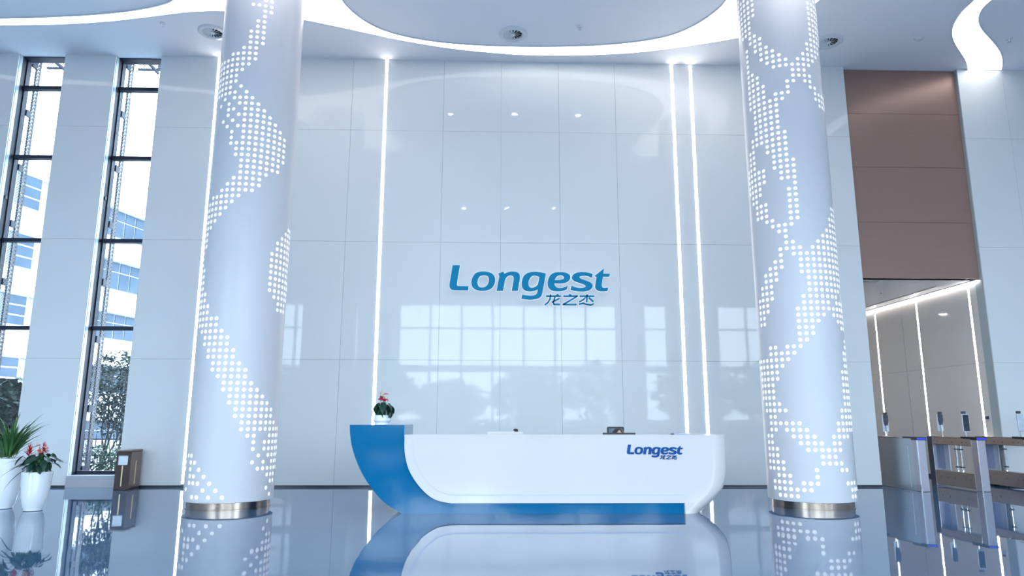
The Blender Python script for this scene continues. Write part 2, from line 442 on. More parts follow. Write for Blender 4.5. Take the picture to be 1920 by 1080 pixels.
obj('plate', MB().box(OPEN[1]-0.012, OPEN[1], p.y-0.07, p.y+0.07, p.z-0.05, p.z+0.05), 'silver', t)
obj('display', MB().box(OPEN[1]-0.014, OPEN[1]-0.012, p.y-0.04, p.y+0.06, p.z-0.02, p.z+0.04), 'darkgrey', t)

# unseen downlights added to brighten the corridor, hidden behind the wall end
for i in range(6):
    x, y = (6.0, 7.9)[i % 2], 15.2+1.9*(i//2)
    t = thing('added_downlight', 'unseen round downlight added in the corridor ceiling to brighten the corridor', 'downlight', (x, y, OPEN_H), 'added corridor downlights')
    obj('trim_ring', MB().lathe([(0.12, 0), (0.12, -0.008), (0.095, -0.01), (0.095, 0)], 20, (x, y, OPEN_H), cap=False), 'soffit', t)
    obj('lens', MB().lathe([(0.095, -0.005), (0.095, -0.003)], 16, (x, y, OPEN_H)), 'added_spot', t)
# ---- windows of the back wall
TRZ = [atY(250, y, W+0.28).z for y in (168.5, 297.5, 452.5, 616)]
SILL = 0.22
for k, (a, b) in enumerate(WIN):
    t = bpy.data.objects.new('window_%d' % (k+1), None); t.location = (a, W, 0); COL.objects.link(t); t['kind'] = 'structure'
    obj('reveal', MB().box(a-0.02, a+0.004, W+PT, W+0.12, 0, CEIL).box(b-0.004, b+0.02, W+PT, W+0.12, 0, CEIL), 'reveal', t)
    obj('jamb', MB().box(a-0.03, a+0.003, W+0.12, W+0.42, SILL, CEIL).box(a, a+0.022, W+0.26, W+0.35, SILL, CEIL), 'frame', t)
    obj('jamb', MB().box(b-0.003, b+0.03, W+0.12, W+0.42, SILL, CEIL).box(b-0.022, b, W+0.26, W+0.35, SILL, CEIL), 'frame', t)
    for z in TRZ:
        obj('transom', MB().box(a+0.022, b-0.022, W+0.23, W+0.35, z-0.038, z+0.038), 'frame2', t)
    obj('bottom_rail', MB().box(a+0.022, b-0.022, W+0.26, W+0.35, SILL, SILL+0.07), 'frame2', t)
    obj('head_rail', MB().box(a, b, W+0.12, W+0.36, CEIL-0.02, CEIL-0.001), 'frame2', t)
    zz = [SILL+0.07]+TRZ+[CEIL-0.02]
    for z0, z1 in zip(zz[:-1], zz[1:]):
        obj('pane', MB().box(a+0.022, b-0.022, W+0.30, W+0.307, z0+0.03, z1-0.03), 'glass', t)
    obj('sill', MB().box(a-0.0, b+0.0, W-0.04, W+0.42, 0, SILL), 'sill', t)
    z = atY(185, 372, W+0.2).z
    obj('bracket', MB().box(a, a+0.02, W+0.16, W+0.22, z-0.035, z+0.035), 'frame2', t)
    # perforated fin outside the glass
    fx = a+0.015
    fn = thing('perforated_screen', ['perforated dark metal fin outside the far left window',
                                     'perforated dark metal fin outside the window beside the bin'][k], 'screen', (fx, W+0.5, 0))
    def sheet(name, x, y0, y1, z0, z1, axis='y', m_='perf'):
        me = bpy.data.meshes.new(name)
        if axis == 'y':
            vs = [(x, y0, z0), (x, y1, z0), (x, y1, z1), (x, y0, z1)]; uv = [(y0, z0), (y1, z0), (y1, z1), (y0, z1)]
        else:
            vs = [(y0, x, z0), (y1, x, z0), (y1, x, z1), (y0, x, z1)]; uv = [(y0, z0), (y1, z0), (y1, z1), (y0, z1)]
        me.from_pydata(vs, [], [(0, 1, 2, 3)]); l = me.uv_layers.new(name='UVMap')
        for i in range(4): l.data[i].uv = uv[i]
        me.materials.append(M[m_]); return me
    obj('perforated_sheet', sheet('perforated_sheet', fx, W+0.43, W+0.565, 0.0, 9.4), 'perf', fn)
    obj('perforated_sheet', sheet('perforated_sheet', fx+0.004, W+0.58, W+0.69, 0.0, 9.4, 'y', 'perf2'), 'perf2', fn)
    obj('edge_post', MB().box(fx-0.03, fx+0.004, W+0.69, W+0.71, 0, 9.5), 'frame', fn)
    obj('edge_post', MB().box(fx-0.03, fx+0.006, W+0.565, W+0.58, 0, 9.5), 'frame', fn)
    for z in [0.3, 1.5, 2.9, 4.1, 5.35, 6.6, 7.85, 9.0]:
        obj('cross_bar', MB().box(fx-0.03, fx+0.006, W+0.43, W+0.565, z-0.07, z+0.07), 'frame', fn)
    # perforated sun hood at the head
    hz = atY(280, 130, W+0.9).z
    hd = thing('sun_hood', ['perforated metal hood over the far left window', 'perforated metal hood over the window beside the bin'][k], 'hood', (a, W+0.9, hz))
    obj('perforated_sheet', sheet('perforated_sheet', W+0.9, a, b+0.4, hz, hz+0.6, 'x'), 'perf', hd)
    obj('hood_frame', MB().box(a, b+0.4, W+0.88, W+0.93, hz-0.03, hz+0.01).box(a+0.45, a+0.49, W+0.88, W+0.93, hz, hz+0.6).box(a+0.45, a+0.49, W+0.29, W+0.9, CEIL+0.03, CEIL+0.09).box(b+0.3, b+0.34, W+0.10, W+0.9, CEIL+0.03, CEIL+0.09), 'frame', hd)

# ---- front glazing behind the photographer (lights the hall, mirrored in the panels)
FRW = [(-13.9, -7.7), (-6.9, -6.3), (-4.4, 5.9), (7.2, 13.8)]  # outer bays made wide to let in more daylight
fw = MB(); xs = [XL]+[v for w in FRW for v in w]+[XR]
for a, b in zip(xs[0::2], xs[1::2]): fw.box(a, b, YF-0.25, YF, 0, CEIL)
for a, b in FRW:
    fw.box(a, b, YF-0.25, YF, 6.6, CEIL); fw.box(a, b, YF-0.25, YF, 3.45, 3.75)
struct('wall_front', fw, 'wallpaint')
for k, (a, b) in enumerate(FRW):
    t = bpy.data.objects.new('window_%d' % (k+3), None); t.location = (a, YF, 0); COL.objects.link(t); t['kind'] = 'structure'
    n = max(1, round((b-a)/1.5))
    for i in range(n+1):
        x = a+(b-a)*i/n
        for z0, z1 in ((0, 3.45), (3.75, 6.6)):
            obj('mullion', MB().box(x-0.05, x+0.05, YF-0.2, YF-0.05, z0, z1), 'frame2', t)
    for z in (5.5, 2.5):
        obj('transom', MB().box(a, b, YF-0.2, YF-0.06, z-0.04, z+0.04), 'frame2', t)
    for z0, z1 in ((0, 3.45), (3.75, 6.6)):
        obj('pane', MB().box(a, b, YF-0.13, YF-0.12, z0, z1), 'glass', t)
    for z0, z1 in ((0, 3.45), (3.75, 6.6)):
        ld = bpy.data.lights.new('daylight_portal', 'AREA'); ld.shape = 'RECTANGLE'; ld.size = b-a; ld.size_y = z1-z0
        ld.cycles.is_portal = True
        lo = bpy.data.objects.new('daylight_portal', ld); lo.location = ((a+b)/2, YF-0.3, (z0+z1)/2)
        lo.rotation_euler = (math.radians(90), 0, 0); COL.objects.link(lo)   # faces into the hall

# ================================================================ CEILING FIXTURES
def chaikin(pts, it=2, closed=True):
    """pts: (x,y) smooth or (x,y,1) corner"""
    P = [(p[0], p[1], 1 if len(p) > 2 else 0) for p in pts]
    for _ in range(it):
        Q = []; n = len(P)
        for i, p in enumerate(P):
            if p[2] or (not closed and i in (0, n-1)): Q.append(p); continue
            a, b = P[i-1], P[(i+1) % n]
            ka = 0.25 if not a[2] else 0.4; kb = 0.25 if not b[2] else 0.4
            Q.append((p[0]+(a[0]-p[0])*ka, p[1]+(a[1]-p[1])*ka, 0)); Q.append((p[0]+(b[0]-p[0])*kb, p[1]+(b[1]-p[1])*kb, 0))
        P = Q
    return [(p[0], p[1]) for p in P]
def ceil_panel(t, pts):
    poly = [atZ(x, y, CEIL-0.02) for x, y in chaikin(pts, 2)]
    cu = bpy.data.curves.new('film', 'CURVE'); cu.dimensions = '2D'; cu.fill_mode = 'BOTH'; cu.extrude = 0.004
    sp = cu.splines.new('POLY'); sp.points.add(len(poly)-1); sp.use_cyclic_u = True
    for q, p in zip(sp.points, poly): q.co = (p.x, p.y, 0, 1)
    tmp = bpy.data.objects.new('tmp', cu); COL.objects.link(tmp)
    dg = bpy.context.evaluated_depsgraph_get()
    me = bpy.data.meshes.new_from_object(tmp.evaluated_get(dg)); bpy.data.objects.remove(tmp)
    me.transform(Matrix.Translation((0, 0, CEIL-0.012))); me.materials.clear()
    obj('light_film', me, 'cove', t)
    rim = MB(); n = len(poly)
    for i in range(n):
        a, b = poly[i], poly[(i+1) % n]
        d = Vector((b.x-a.x, b.y-a.y, 0))
        if d.length < 1e-4: continue
        nn = Vector((-d.y, d.x, 0)).normalized()*0.012
        z0, z1 = CEIL-0.022, CEIL
        rim.add([(a.x-nn.x, a.y-nn.y, z0), (b.x-nn.x, b.y-nn.y, z0), (b.x+nn.x, b.y+nn.y, z0), (a.x+nn.x, a.y+nn.y, z0),
                 (a.x-nn.x, a.y-nn.y, z1), (b.x-nn.x, b.y-nn.y, z1), (b.x+nn.x, b.y+nn.y, z1), (a.x+nn.x, a.y+nn.y, z1)],
                [(0, 1, 2, 3), (0, 4, 5, 1), (3, 2, 6, 7)])
    obj('rim', rim, 'soffit', t)
t = thing('ceiling_light_band', 'curved glowing light band sweeping across the ceiling between the columns', 'ceiling light', (0, 11, CEIL))
ceil_panel(t, [(-160, 62), (-60, 51), (0, 48), (100, 47), (200, 42), (290, 31), (350, 23), (425, 20), (500, 25), (572, 38), (640, 52), (700, 65.5), (770, 80), (860, 94),
               (950, 102), (1000, 104.5), (1100, 104.5), (1200, 99.5), (1300, 86), (1385, 72), (1450, 55), (1500, 30), (1545, -5), (1600, -60), (1640, -140), (1640, -220),
               (1480, -240), (1400, -140), (1385, -60), (1365, 0), (1330, 31), (1290, 55), (1240, 72.5), (1150, 84), (1050, 88), (960, 87.5), (880, 84.5), (800, 77), (730, 62), (690, 44), (660, 22),
               (640, 0), (622, -40), (610, -120), (600, -240), (430, -240), (400, -120), (360, -40), (328, 0), (300, 11), (250, 20.5), (180, 28), (80, 33), (0, 34.5), (-60, 36), (-160, 44)])
t = thing('ceiling_light_band', 'glowing S-shaped light band at the right end of the ceiling', 'ceiling light', (11, 12, CEIL))
ceil_panel(t, [(1930, -120), (1880, -55), (1826, 0), (1800, 24), (1786, 47), (1783, 65), (1790, 84), (1804, 104), (1812, 118), (1814, 131.5, 1), (1879, 132, 1), (1882, 114), (1876, 95), (1860, 75),
               (1840, 54), (1834, 35), (1842, 15), (1860, 0), (1920, -50), (1990, -120)])

def diffuser_vent(px, py, lab):
    p = atZ(px, py, CEIL); R = 0.285
    t = thing('ceiling_diffuser', lab, 'air diffuser', (p.x, p.y, CEIL), 'swirl diffusers in the ceiling')
    t['_local'] = 1
    obj('rim', MB().lathe([(R, 0), (R, -0.012), (R*0.93, -0.03), (R*0.70, -0.035), (R*0.64, -0.02), (R*0.62, 0.0)], 40, cap=False), 'soffit', t, sm=35)
    obj('duct', MB().lathe([(R*0.63, -0.002), (R*0.63, -0.001)], 32), 'darkvoid', t)
    obj('hub', MB().lathe([(R*0.03, -0.034), (R*0.15, -0.034), (R*0.17, -0.03), (R*0.17, -0.004)], 20), 'soffit', t)
    bl = MB().add([(R*0.16, -0.012, -0.030), (R*0.64, -0.03, -0.030), (R*0.64, 0.022, -0.006), (R*0.16, 0.010, -0.006),
                   (R*0.16, -0.012, -0.027), (R*0.64, -0.03, -0.027), (R*0.64, 0.022, -0.003), (R*0.16, 0.010, -0.003)],
                  [(0, 1, 2, 3), (7, 6, 5, 4), (0, 4, 5, 1), (1, 5, 6, 2), (2, 6, 7, 3), (3, 7, 4, 0)]).mesh('blade')
    bl.materials.append(M['soffit'])
    for k in range(14): instance('blade', bl, t, (0, 0, 0), (0, 0, 2*math.pi*k/14))
    del t['_local']
diffuser_vent(399, 60, 'round swirl air diffuser half hidden by the left column')
diffuser_vent(962, 63.5, 'round swirl air diffuser in the middle of the ceiling')
diffuser_vent(1553, 78, 'round swirl air diffuser beside the right column')

def small_fixture(px, py, lab, name, cat, r, prof):
    p = atZ(px, py, CEIL)
    t = thing(name, lab, cat, (p.x, p.y, CEIL))
    obj('base_ring', MB().lathe([(r, 0), (r, -0.012), (r*0.8, -0.02)], 20, (p.x, p.y, CEIL)), 'soffit', t, sm=40)
    obj('body', MB().lathe([(r*k, z) for k, z in prof], 16, (p.x, p.y, CEIL)), 'soffit', t, sm=40)
det = [(0.7, -0.02), (0.65, -0.05), (0.4, -0.065), (0.1, -0.065)]
spr = [(0.3, -0.02), (0.25, -0.06), (0.6, -0.065), (0.6, -0.07)]
small_fixture(305, 43.5, 'small sprinkler on the ceiling above the left windows', 'sprinkler', 'sprinkler', 0.055, spr)
small_fixture(1087, 49.5, 'small sprinkler on the ceiling right of the middle diffuser', 'sprinkler', 'sprinkler', 0.055, spr)
small_fixture(1723, 70, 'white round smoke detector on the ceiling above the brown boards', 'smoke_detector', 'detector', 0.10, det)
small_fixture(1892, 73, 'small sprinkler on the ceiling right of the S-shaped light', 'sprinkler', 'sprinkler', 0.06, spr)

# downlights (out of the direct view, mirrored in the glossy wall)
for px, py, side in ((845, 213.5, 'left'), (965, 213.5, 'middle'), (1084, 216, 'right'), (870, 390, 'left'), (950, 390, 'middle'), (1038, 390, 'right')):
    v = atZ(px, py, CEIL); x, y = v.x, 2*W-v.y
    row = 'front row' if y < 8 else 'row over the desk'
    t = thing('downlight', '%s small round ceiling downlight of the %s' % (side, row), 'downlight', (x, y, CEIL), 'downlights, %s' % row)
    obj('trim_ring', MB().lathe([(0.095, 0), (0.095, -0.01), (0.07, -0.012), (0.07, 0)], 20, (x, y, CEIL), cap=False), 'soffit', t)
    obj('lens', MB().lathe([(0.07, -0.006), (0.07, -0.004)], 16, (x, y, CEIL)), 'spot', t)

# ================================================================ COLUMNS
def inside(poly, x, y):
    c = False; n = len(poly)
    for i in range(n):
        x1, y1 = poly[i]; x2, y2 = poly[i-1]
        if (y1 > y) != (y2 > y) and x < (x2-x1)*(y-y1)/(y2-y1)+x1: c = not c
    return c
def zc(pts, ox, oy): return [(ox+x/2.16, oy+y/2.16) for x, y in pts]
A1, B1, C2, D2 = (340, 0), (320, 480), (1350, 0), (1350, 480)
POLY1 = [
 zc([(278,0),(372,0),(356,122),(330,182),(302,240),(272,262),(247,282),(224,322),(205,345),(200,365),(178,385),(160,405),(142,412),(148,370),(152,330),(158,262),(195,228),(215,200),(255,190),(262,140),(285,120),(290,80),(318,70),(320,40),(296,36)], *A1),
 zc([(285,385),(345,440),(405,520),(424,580),(418,660),(394,696),(368,708),(326,742),(300,762),(270,782),(220,803),(196,826),(152,875),(134,900),(115,950),(100,1010),(92,1080),(70,1080),(78,1000),(88,930),(103,875),(120,815),(141,785),(162,760),(183,736),(208,712),(234,708),(234,645),(215,642),(215,580),(246,578),(248,512),(255,468),(255,430),(236,428),(236,388)], *A1),
 zc([(430,930),(450,925),(440,1080),(345,1080),(348,1055),(374,1010),(390,972)], *A1),
 zc([(400,0),(475,0),(470,160),(455,245),(438,238),(428,208),(418,180),(403,155),(384,127),(388,40)], *B1),
 zc([(138,0),(136,120),(144,170),(157,220),(176,240),(197,263),(214,310),(240,338),(260,388),(282,435),(309,463),(330,512),(352,538),(374,563),(390,593),(407,618),(417,665),(416,690),(434,690),(428,800),(415,925),(392,925),(398,860),(390,805),(390,785),(362,780),(364,740),(382,736),(384,715),(374,710),(347,736),(300,734),(277,684),(254,634),(229,582),(207,532),(184,507),(164,457),(147,407),(131,357),(119,312),(110,240),(104,165),(112,80),(118,0)], *B1)]
PTS1 = zc([(230,333),(250,353),(272,375),(208,357),(226,376),(246,396),(188,382),(205,398),(203,420),(222,440),(242,460),(170,407),(167,432),(183,446),(198,464),(217,483),(237,503),(178,489),(195,507),(212,525),(210,548),(208,570),(231,568)], *A1) + \
 zc([(331,749),(330,775),(350,800),(328,825),(369,823),(348,850),(386,848),(367,873),(382,897),(379,947),(393,970),(62,770),(76,798),(64,822),(88,823),(85,848),(102,850),(60,872),(82,873),(119,877),(98,902),(70,900),(139,904),(68,925),(93,928),(115,930),(163,930),(65,953),(137,956),(188,957),(80,980),(112,980),(160,983),(212,982)], *B1)
POLY2 = [
 zc([(70,0),(144,0),(140,40),(130,85),(122,150),(90,182),(80,160),(70,90)], *C2),
 zc([(120,140),(152,150),(177,168),(217,188),(247,208),(277,235),(300,252),(325,225),(335,190),(350,165),(358,120),(355,60),(348,0),(380,0),(395,80),(402,160),(396,225),(380,252),(352,272),(345,300),(325,322),(285,322),(285,282),(240,287),(205,267),(185,252),(160,242),(140,225),(140,190),(118,187)], *C2),
 zc([(325,305),(365,305),(385,345),(405,380),(430,400),(432,455),(395,430),(370,400),(370,365),(350,357),(345,337),(325,337)], *C2),
 zc([(96,185),(122,200),(122,300),(147,300),(170,335),(194,385),(218,412),(222,395),(245,410),(247,525),(279,535),(284,638),(310,638),(317,720),(324,800),(327,872),(300,922),(281,922),(280,890),(278,722),(248,724),(220,692),(213,632),(190,617),(185,587),(165,592),(158,560),(138,522),(128,462),(110,392),(102,300)], *C2),
 zc([(138,543),(172,538),(172,582),(151,602),(153,688),(180,688),(180,787),(162,800),(162,818),(202,810),(212,867),(187,870),(197,907),(174,907),(149,887),(138,840),(124,800),(116,720),(122,620)], *C2),
 zc([(200,893),(230,893),(240,908),(287,885),(287,960),(312,973),(338,993),(338,1032),(300,1032),(272,1012),(264,1080),(223,1080),(223,1003),(245,998),(245,952),(220,947),(195,915)], *C2),
 zc([(445,838),(470,815),(485,900),(495,1080),(324,1080),(324,1013),(370,1003),(395,963),(430,928),(440,888)], *C2),
 zc([(325,0),(490,0),(495,80),(478,165),(450,192),(440,242),(412,272),(390,302),(365,327),(357,352),(337,377),(315,402),(300,380),(310,352),(320,328),(318,286),(294,282),(294,262),(312,258),(312,213),(334,205),(330,142),(354,140),(354,75),(325,62)], *D2),
 zc([(205,358),(228,362),(226,388),(250,385),(252,360),(312,355),(320,338),(366,328),(312,402),(267,447),(232,502),(222,570),(264,605),(288,642),(186,647),(170,540),(160,430),(193,400)], *D2),
 zc([(455,205),(470,188),(500,195),(515,300),(490,302),(475,277),(455,247)], *D2),
 zc([(497,338),(520,338),(528,432),(500,432)], *D2),
 zc([(493,430),(520,440),(540,640),(532,720),(512,740),(502,765),(487,800),(467,815),(467,838),(492,830),(517,870),(512,892),(485,892),(480,867),(455,867),(440,842),(422,867),(407,872),(407,917),(382,947),(352,972),(335,962),(335,898),(380,893),(380,853),(405,848),(405,802),(360,797),(320,767),(300,742),(270,717),(245,692),(245,653),(292,653),(292,673),(337,673),(367,703),(397,733),(422,758),(430,773),(448,760),(446,730),(464,713),(464,680),(480,660),(480,625),(493,610)], *D2),
 zc([(193,645),(227,645),(227,768),(252,768),(252,818),(277,823),(277,888),(307,893),(307,938),(332,948),(332,997),(243,997),(243,972),(223,962),(223,902),(220,867),(203,857),(198,760)], *D2),
 zc([(190,43),(243,0),(272,0),(272,52),(232,82),(227,127),(212,177),(197,227),(192,277),(163,302),(155,220),(167,150),(178,100)], *D2),
 zc([(503,898),(538,893),(556,940),(556,997),(526,997),(523,947),(503,942)], *D2)]
PTS2 = zc([(295,328),(270,330),(273,350),(273,372),(250,375),(227,380),(252,395),(229,402),(232,422)], *C2)

def column(edges, base_px, polys, pts, label):
    (xa, ya), (xb, yb) = edges
    da, db = ray(xa, ya), ray(xb, yb)
    aa, ab = math.atan2(da.x, da.y), math.atan2(db.x, db.y)
    al = (ab-aa)/2; az = (ab+aa)/2
    fb = atZ(base_px[0], base_px[1], 0)
    df = math.hypot(fb.x, fb.y)
    d = df/(1-0.92*math.sin(al)); R = d*math.sin(al)
    C = Vector((d*math.sin(az), d*math.cos(az), 0))
    t = thing('column', label, 'column', C, 'dotted white columns')
    zb0 = 0.11
    obj('shaft', MB().lathe([(R-0.02, zb0), (R, zb0+0.006), (R, CEIL)], 96, C), 'column', t, sm=30)
    obj('plinth', MB().lathe([(R*0.92, 0), (R*0.92, zb0)], 96, C), 'brass', t, sm=30)
    obj('plinth_ring', MB().lathe([(R*0.935, 0), (R*0.935, 0.014), (R*0.92, 0.017)], 96, C), 'brass', t, sm=30)
    phi0 = math.atan2(-C.y, -C.x)          # direction from axis to the viewer
    N = round(2*math.pi*R/0.0965); dth = 2*math.pi/N; dz = 2*math.pi*R/N; z00 = 0.195
    sel = {}
    lim = math.radians(86)
    def dd(a): return (a+math.pi) % (2*math.pi)-math.pi
    snap = set()
    for (px, py) in pts:
        r = ray(px, py); o = Vector((-C.x, -C.y)); v = Vector((r.x, r.y))
        qa = v.dot(v); qb = 2*o.dot(v); qc = o.dot(o)-R*R; disc = qb*qb-4*qa*qc
        if disc < 0: continue
        s = (-qb-math.sqrt(disc))/(2*qa); P = CAM+r*s
        snap.add((round(dd(math.atan2(P.y-C.y, P.x-C.x)-phi0)/dth), round((P.z-z00)/dz)))
    nz = int((CEIL-0.08-z00)/dz)
    half = N//2
    front, rear = [], []
    for i in range(-half, N-half):
        dl = dd(i*dth)
        vis = abs(dl) < lim
        de = dl if vis else math.copysign(math.pi-abs(dl), dl)
        de = max(-lim, min(lim, de))
        ie = round(de/dth)
        for j in range(nz+1):
            z = z00+j*dz
            P = C+Vector((R*math.cos(phi0+de), R*math.sin(phi0+de), z))
            px, py = proj(P)
            if py < -4: py = -py+0 if py > -60 else -120-py if py > -120 else py+120   # pattern repeats above the frame
            ok = (ie, j) in snap or any(inside(pl, px, py) for pl in polys)
            if ok:
                a = phi0+i*dth
                (front if vis and proj(C+Vector((R*math.cos(a), R*math.sin(a), z)))[1] > -5 else rear).append((math.cos(dl), a, z))
    front.sort(reverse=True)
    show, rest = front[:300], front[300:]+rear
    n = 14; rd = 0.0305
    disc_v = [(0, rd*math.cos(2*math.pi*k/n), rd*math.sin(2*math.pi*k/n)) for k in range(n)]
    dm = MB().add([(0.0, y, z) for x, y, z in disc_v]+[(0.003, y*0.97, z*0.97) for x, y, z in disc_v],
                  [tuple(range(n, 2*n))]+[(k, (k+1) % n, n+(k+1) % n, n+k) for k in range(n)]).mesh('light_dot')
    dm.materials.append(M['dot'])
    for _, a, z in show:
        instance('light_dot', dm, t, ((R-0.0008)*math.cos(a), (R-0.0008)*math.sin(a), z), (0, 0, a))
    st = MB()
    for _, a, z in rest:
        ca, sa = math.cos(a), math.sin(a)
        vs = [((R+0.002)*ca-y*sa, (R+0.002)*sa+y*ca, z+zz) for x, y, zz in disc_v]
        ve = [((R-0.0008)*ca-y*sa, (R-0.0008)*sa+y*ca, z+zz) for x, y, zz in disc_v]
        st.add([(C.x+p[0], C.y+p[1], p[2]) for p in vs+ve], [tuple(range(n))]+[(k, n+k, n+(k+1) % n, (k+1) % n) for k in range(n)])
    o = obj('light_dots_rest', st, 'dot', t); o['kind'] = 'stuff'
    return C, R
COLA = column(((342.5, 930), (513, 930)), (425, 958.5), POLY1, PTS1, 'white round column with lit dots, left of the reception desk')
COLB = column(((1439.5, 930), (1609, 930)), (1525, 957.5), POLY2, PTS2, 'white round column with lit dots, between the desk and the gates')

# ================================================================ RECEPTION DESK
yf = atZ(1300, 963.5, 0).y
def D(px, py, dy=0.0):
    p = atY(px, py, yf+dy); return (p.x, max(0.0, p.z))
DEPTH = 1.10
desk = thing('reception_desk', 'white and blue boat-shaped reception desk in the middle of the lobby', 'desk', (1.0, yf+0.5, 0))
blue_left = [(655.7,796.7),(656.0,805),(656.3,813),(659.4,835.6),(666,858),(675,880),(686,900),(697.4,916),(712,934),(729,948.5),(754,963.5)]
FB = 0.05                                   # blue body sits this far behind the white face
ztop_b = D(700, 796.7, FB)[1]
bl = [D(x, y, FB) for x, y in blue_left]
bl = [(x, z) for x, z in bl]; bl[0] = (bl[0][0], ztop_b); bl[-1] = (bl[-1][0], 0.0)
# denser curve
def dens(P, n=6):
    out = []
    for i in range(len(P)-1):
        p0 = P[max(0, i-1)]; p1 = P[i]; p2 = P[i+1]; p3 = P[min(len(P)-1, i+2)]
        for k in range(n):
            u = k/n
            out.append(tuple(0.5*((2*p1[j])+(-p0[j]+p2[j])*u+(2*p0[j]-5*p1[j]+4*p2[j]-p3[j])*u*u+(-p0[j]+3*p1[j]-3*p2[j]+p3[j])*u**3) for j in range(2)))
    out.append(P[-1]); return out
xb1 = D(758.5, 800, FB)[0]
bow = dens(bl)+[(D(870, 960, FB)[0], 0.0), (D(870, 960, FB)[0], D(870, 935, FB)[1]), (D(815, 905, FB)[0], D(815, 905, FB)[1]), (D(785, 870, FB)[0], D(785, 870, FB)[1]), (xb1+0.06, D(758, 835, FB)[1]), (xb1, D(758, 822, FB)[1]), (xb1, ztop_b)]
ob = obj('blue_bow', MB().prism_y(bow, yf+FB, yf+FB+DEPTH), 'deskblue', desk, sm=25)
xleg = D(1284.3, 950)[0]
zbot = D(1000, 943.5)[1]
obj('blue_plinth', MB().box(D(870, 960, FB)[0], xleg+0.02, yf+FB, yf+FB+0.5, 0.0, zbot+0.02), 'deskblue', desk)
# white shell
wl_ = [(758.5,815.5),(758,839),(760.4,859.6),(766,880),(777,900),(792,919),(808.5,933),(825,940),(845,943.5)]
wlp = dens([D(x, y) for x, y in wl_])
RR = 0.30
wr_ = [(1361,816),(1362,850),(1362.8,880),(1360,903),(1355,917),(1343,932),(1330,945),(1312,963.5)]
wrp = dens([D(x, y, RR*0.75) for x, y in wr_]); wrp[-1] = (wrp[-1][0], 0.0)
def interp(P, z):
    for (xa, za), (xb, zb_) in zip(P[:-1], P[1:]):
        if zb_ <= z <= za: return xa+(xb-xa)*((za-z)/max(1e-6, za-zb_))
    return P[0][0] if z > P[0][1] else P[-1][0]
ztop_w = D(1000, 818.5)[1]
def row(z, xl):
    xr = interp(wrp, z); r = RR
    pts = [(xl, yf+FB+0.01, z), (xl, yf+0.004, z), (xl+0.004, yf, z)]
    x1 = xr-r
    if x1 < xl+0.02: x1 = xl+0.02; 
    r2 = xr-x1
    pts += [(xl+(x1-xl)*k/10, yf, z) for k in range(1, 11)]
    pts += [(x1+r2*math.sin(t), yf+r*(1-math.cos(t)), z) for t in [math.pi/2*k/12 for k in range(1, 13)]]
    pts += [(xr, yf+r+(DEPTH-r)*k/3, z) for k in (1, 2, 3)]
    return pts
def grid(rows):
    mb = MB(); n = len(rows[0]); vs = [p for r in rows for p in r]; fs = []
    for i in range(len(rows)-1):
        for k in range(n-1): fs.append((i*n+k, i*n+k+1, (i+1)*n+k+1, (i+1)*n+k))
    return mb.add(vs, fs)
zl = [zbot*k/5 for k in range(6)]
low = [row(z, xleg) for z in zl]
zu = sorted(set([zbot+1e-4]+[z for x, z in wlp if z > zbot+0.002]+[ztop_w]))
zu = [z for z in zu if z <= ztop_w]
upp = [row(z, interp(wlp, z)) for z in zu]
sh = MB(); g1 = grid(low); g2 = grid(upp); sh.add(g1.v, g1.f); sh.add(g2.v, g2.f)
# underside of the overhanging white face
xu = interp(wlp, zu[0])
sh.add([(xu, yf, zbot), (xleg, yf, zbot), (xleg, yf+FB+0.01, zbot), (xu, yf+FB+0.01, zbot)], [(0, 1, 2, 3)])
me = sh.mesh('white_shell')
bm = bmesh.new(); bm.from_mesh(me)
for f in bm.faces:                         # all faces outwards
    c = f.calc_center_median()
    if f.normal.dot(Vector((c.x-1.2, c.y-(yf+0.8), 0.0 if f.normal.z > -0.9 else c.z-3))) < 0: f.normal_flip()
bm.to_mesh(me); bm.free()
obj('white_shell', me, 'deskwhite', desk, sm=35)
# counter slab on top of the white shell
xl0 = interp(wlp, ztop_w); xr0 = interp(wrp, ztop_w)
ztop = D(1000, 815.2)[1]
plan = [(xl0-0.003, yf-0.004)]+[(xr0-RR+(RR+0.004)*math.sin(t), yf-0.004+(RR)*(1-math.cos(t))) for t in [math.pi/2*k/12 for k in range(13)]]+[(xr0+0.004, yf+DEPTH), (xr0-0.35, yf+DEPTH), (xr0-0.35, yf+0.42), (xl0-0.003, yf+0.42)]
obj('counter_top', MB().prism_z(plan, ztop_w, ztop), 'deskwhite', desk)
# inlay line
gl_ = [(773.3,825.4),(773.7,841),(777,861.5),(786.3,883.7),(801,904),(817.8,918),(834.4,925.4),(849,928.4)]
gp = dens([D(x, y) for x, y in gl_], 5)+[D(1284.3, 928.4)]
il = MB(); hw = 0.0085
for i in range(len(gp)-1):
    a, b = Vector(gp[i]), Vector(gp[i+1]); d = (b-a).normalized(); n_ = Vector((-d.y, d.x))*hw
    q = [a+n_, b+n_, b-n_, a-n_]
    il.add([(p.x, yf-0.0015, p.y) for p in q], [(0, 1, 2, 3)])
obj('inlay_line', il, 'inlay', desk)
# inner side: worktop, inner panel
obj('worktop', MB().box(xb1+0.01, xr0-0.46, yf+0.16, yf+0.98, 0.715, 0.75), 'deskwhite', desk)
obj('inner_panel', MB().box(xb1+0.005, xr0-0.43, yf+0.10, yf+0.16, 0.05, ztop_w), 'deskwhite', desk)
obj('end_panel', MB().box(xr0-0.46, xr0-0.43, yf+0.16, yf+DEPTH-0.02, 0, ztop_w), 'deskwhite', desk)

